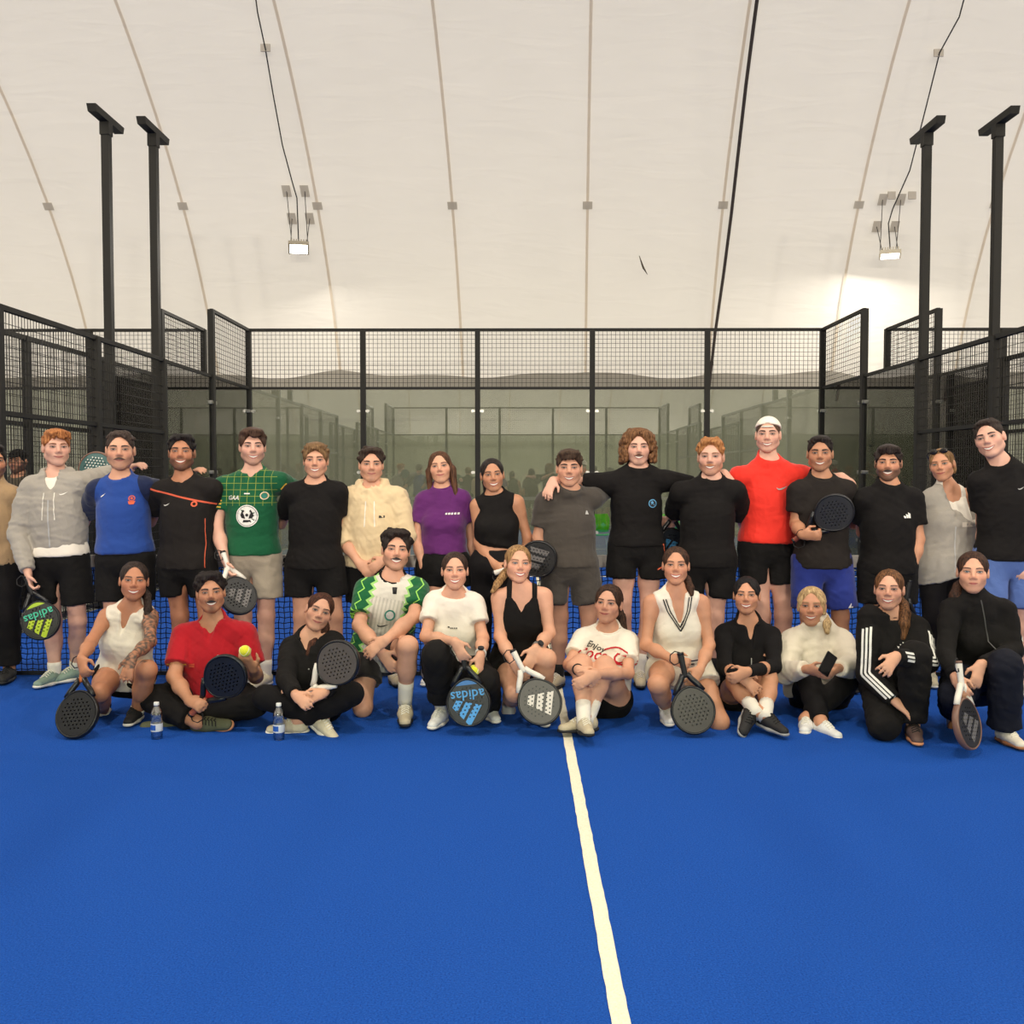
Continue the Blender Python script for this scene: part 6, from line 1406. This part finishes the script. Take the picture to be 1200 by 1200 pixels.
# ================================================================ balls, bottles, phone
def ball_mat():
    m, nt, b = nmat('yellow_felt'); tc = N(nt, 'ShaderNodeTexCoord'); nz = N(nt, 'ShaderNodeTexNoise'); nz.inputs['Scale'].default_value = 260; L(nt, tc.outputs['Object'], nz.inputs['Vector'])
    L(nt, mixc(nt, nz.outputs[0], lin((196, 196, 20)), lin((240, 236, 60))), b.inputs['Base Color']); b.inputs['Roughness'].default_value = .95; b.inputs['Sheen Weight'].default_value = .4
    bp = N(nt, 'ShaderNodeBump'); bp.inputs['Strength'].default_value = .6; bp.inputs['Distance'].default_value = .004; L(nt, nz.outputs[0], bp.inputs['Height']); L(nt, bp.outputs[0], b.inputs['Normal']); return m
FELT = ball_mat()
def ball(p, label):
    r = tag(empty('padel_ball', p), label, 'ball'); v = Vol(.004); v.add(ell((0, 0, 0), (.034, .034, .034)), .004); v.run(); V, Q = v.mesh(); link('felt', mesh_np('felt', V, Q, [FELT], True), r)
    t = np.linspace(0, 2*math.pi, 41); A_ = .44; pts = [(.0342*math.cos(a)*math.cos(A_*math.cos(2*a)*1.6), .0342*math.sin(a)*math.cos(A_*math.cos(2*a)*1.6), .0342*math.sin(A_*math.cos(2*a)*1.6)) for a in t]
    MB().tube(pts, .0012, 5, False).build('seam', PW, r, True)
ball(W(287, 763, 5.44), 'yellow padel ball raised in the hand of the man in crimson')
ball(W(555, 786, 5.47), 'yellow padel ball under the hand of the squatting woman in white t-shirt')
PET = thin_glass('clear_plastic', (.95, .96, .97), .34); WATER = thin_glass('water', (.96, .97, .98), .12)
def bottle(px, py, label):
    Y_ = CAM_H*1110/(py-557.0); p = W(px, py, Y_); r = tag(empty('water_bottle', (p[0], p[1], 0.0)), label, 'bottle', 'water bottles on the turf')
    prof = [(.0, .003), (.026, .0), (.031, .004), (.032, .02), (.0305, .028), (.032, .036), (.032, .045), (.0325, .1), (.0305, .106), (.0325, .112), (.0305, .12), (.0325, .127), (.0325, .140), (.027, .160), (.016, .180), (.0125, .188), (.0125, .196)]
    b_ = MB(); b_.lathe(prof, 24); b_.build('body', PET, r, True)
    w_ = MB(); w_.lathe([(.0, .004), (.029, .006), (.0305, .1), (.0305, .122)], 24); w_.build('water', WATER, r, True)
    MB().lathe([(.0330, .045), (.0332, .046), (.0332, .088), (.0330, .089)], 24).build('label_wrap', solid('bottle_label', (210, 214, 220), .5), r, True)
    V = []; F = []; k = 9
    for zz in (.053, .083):
        for j in range(k): a = math.radians(-150+70*j/(k-1)); V.append((.0337*math.cos(a), .0337*math.sin(a), zz))
    link('label_panel', mesh_np('label_panel', V, [(j, j+1, k+j+1, k+j) for j in range(k-1)], [solid('bottle_blue', (40, 90, 176), .5)]), r)
    MB().lathe([(.0148, .192), (.0150, .194), (.0150, .207), (.0138, .209)], 20).build('screw_cap', solid('white_cap', (228, 228, 224), .5), r, True)
    MB().lathe([(.0155, .186), (.0158, .187), (.0158, .190), (.0155, .191)], 20).build('neck_ring', PET, r, True)
bottle(184, 869, 'clear water bottle on the turf before the man in crimson')
bottle(327, 870, 'clear water bottle on the turf before the head-tilting woman')
pp = W(970, 778, 5.50); ph = tag(empty('mobile_phone', pp), 'black mobile phone in the hands of the blonde woman', 'phone'); ph.rotation_euler = (math.radians(-28), math.radians(38), 0)
pb = bmesh.new(); bmesh.ops.create_cube(pb, size=1); bmesh.ops.scale(pb, vec=(.072, .009, .146), verts=pb.verts); bmesh.ops.bevel(pb, geom=list(pb.edges), offset=.0035, segments=2, affect='EDGES'); pm = bpy.data.meshes.new('case'); pb.to_mesh(pm); pm.materials.append(solid('phone_black', (18, 18, 20), .3)); link('case', pm, ph)
MB().box((-.032, -.0052, -.068), (.032, -.0047, .068)).build('screen', solid('phone_screen', (10, 10, 12), .1), ph)
MB().box((-.030, .0045, .035), (-.005, .0065, .066)).build('camera_bump', solid('phone_cam', (34, 34, 36), .3), ph)
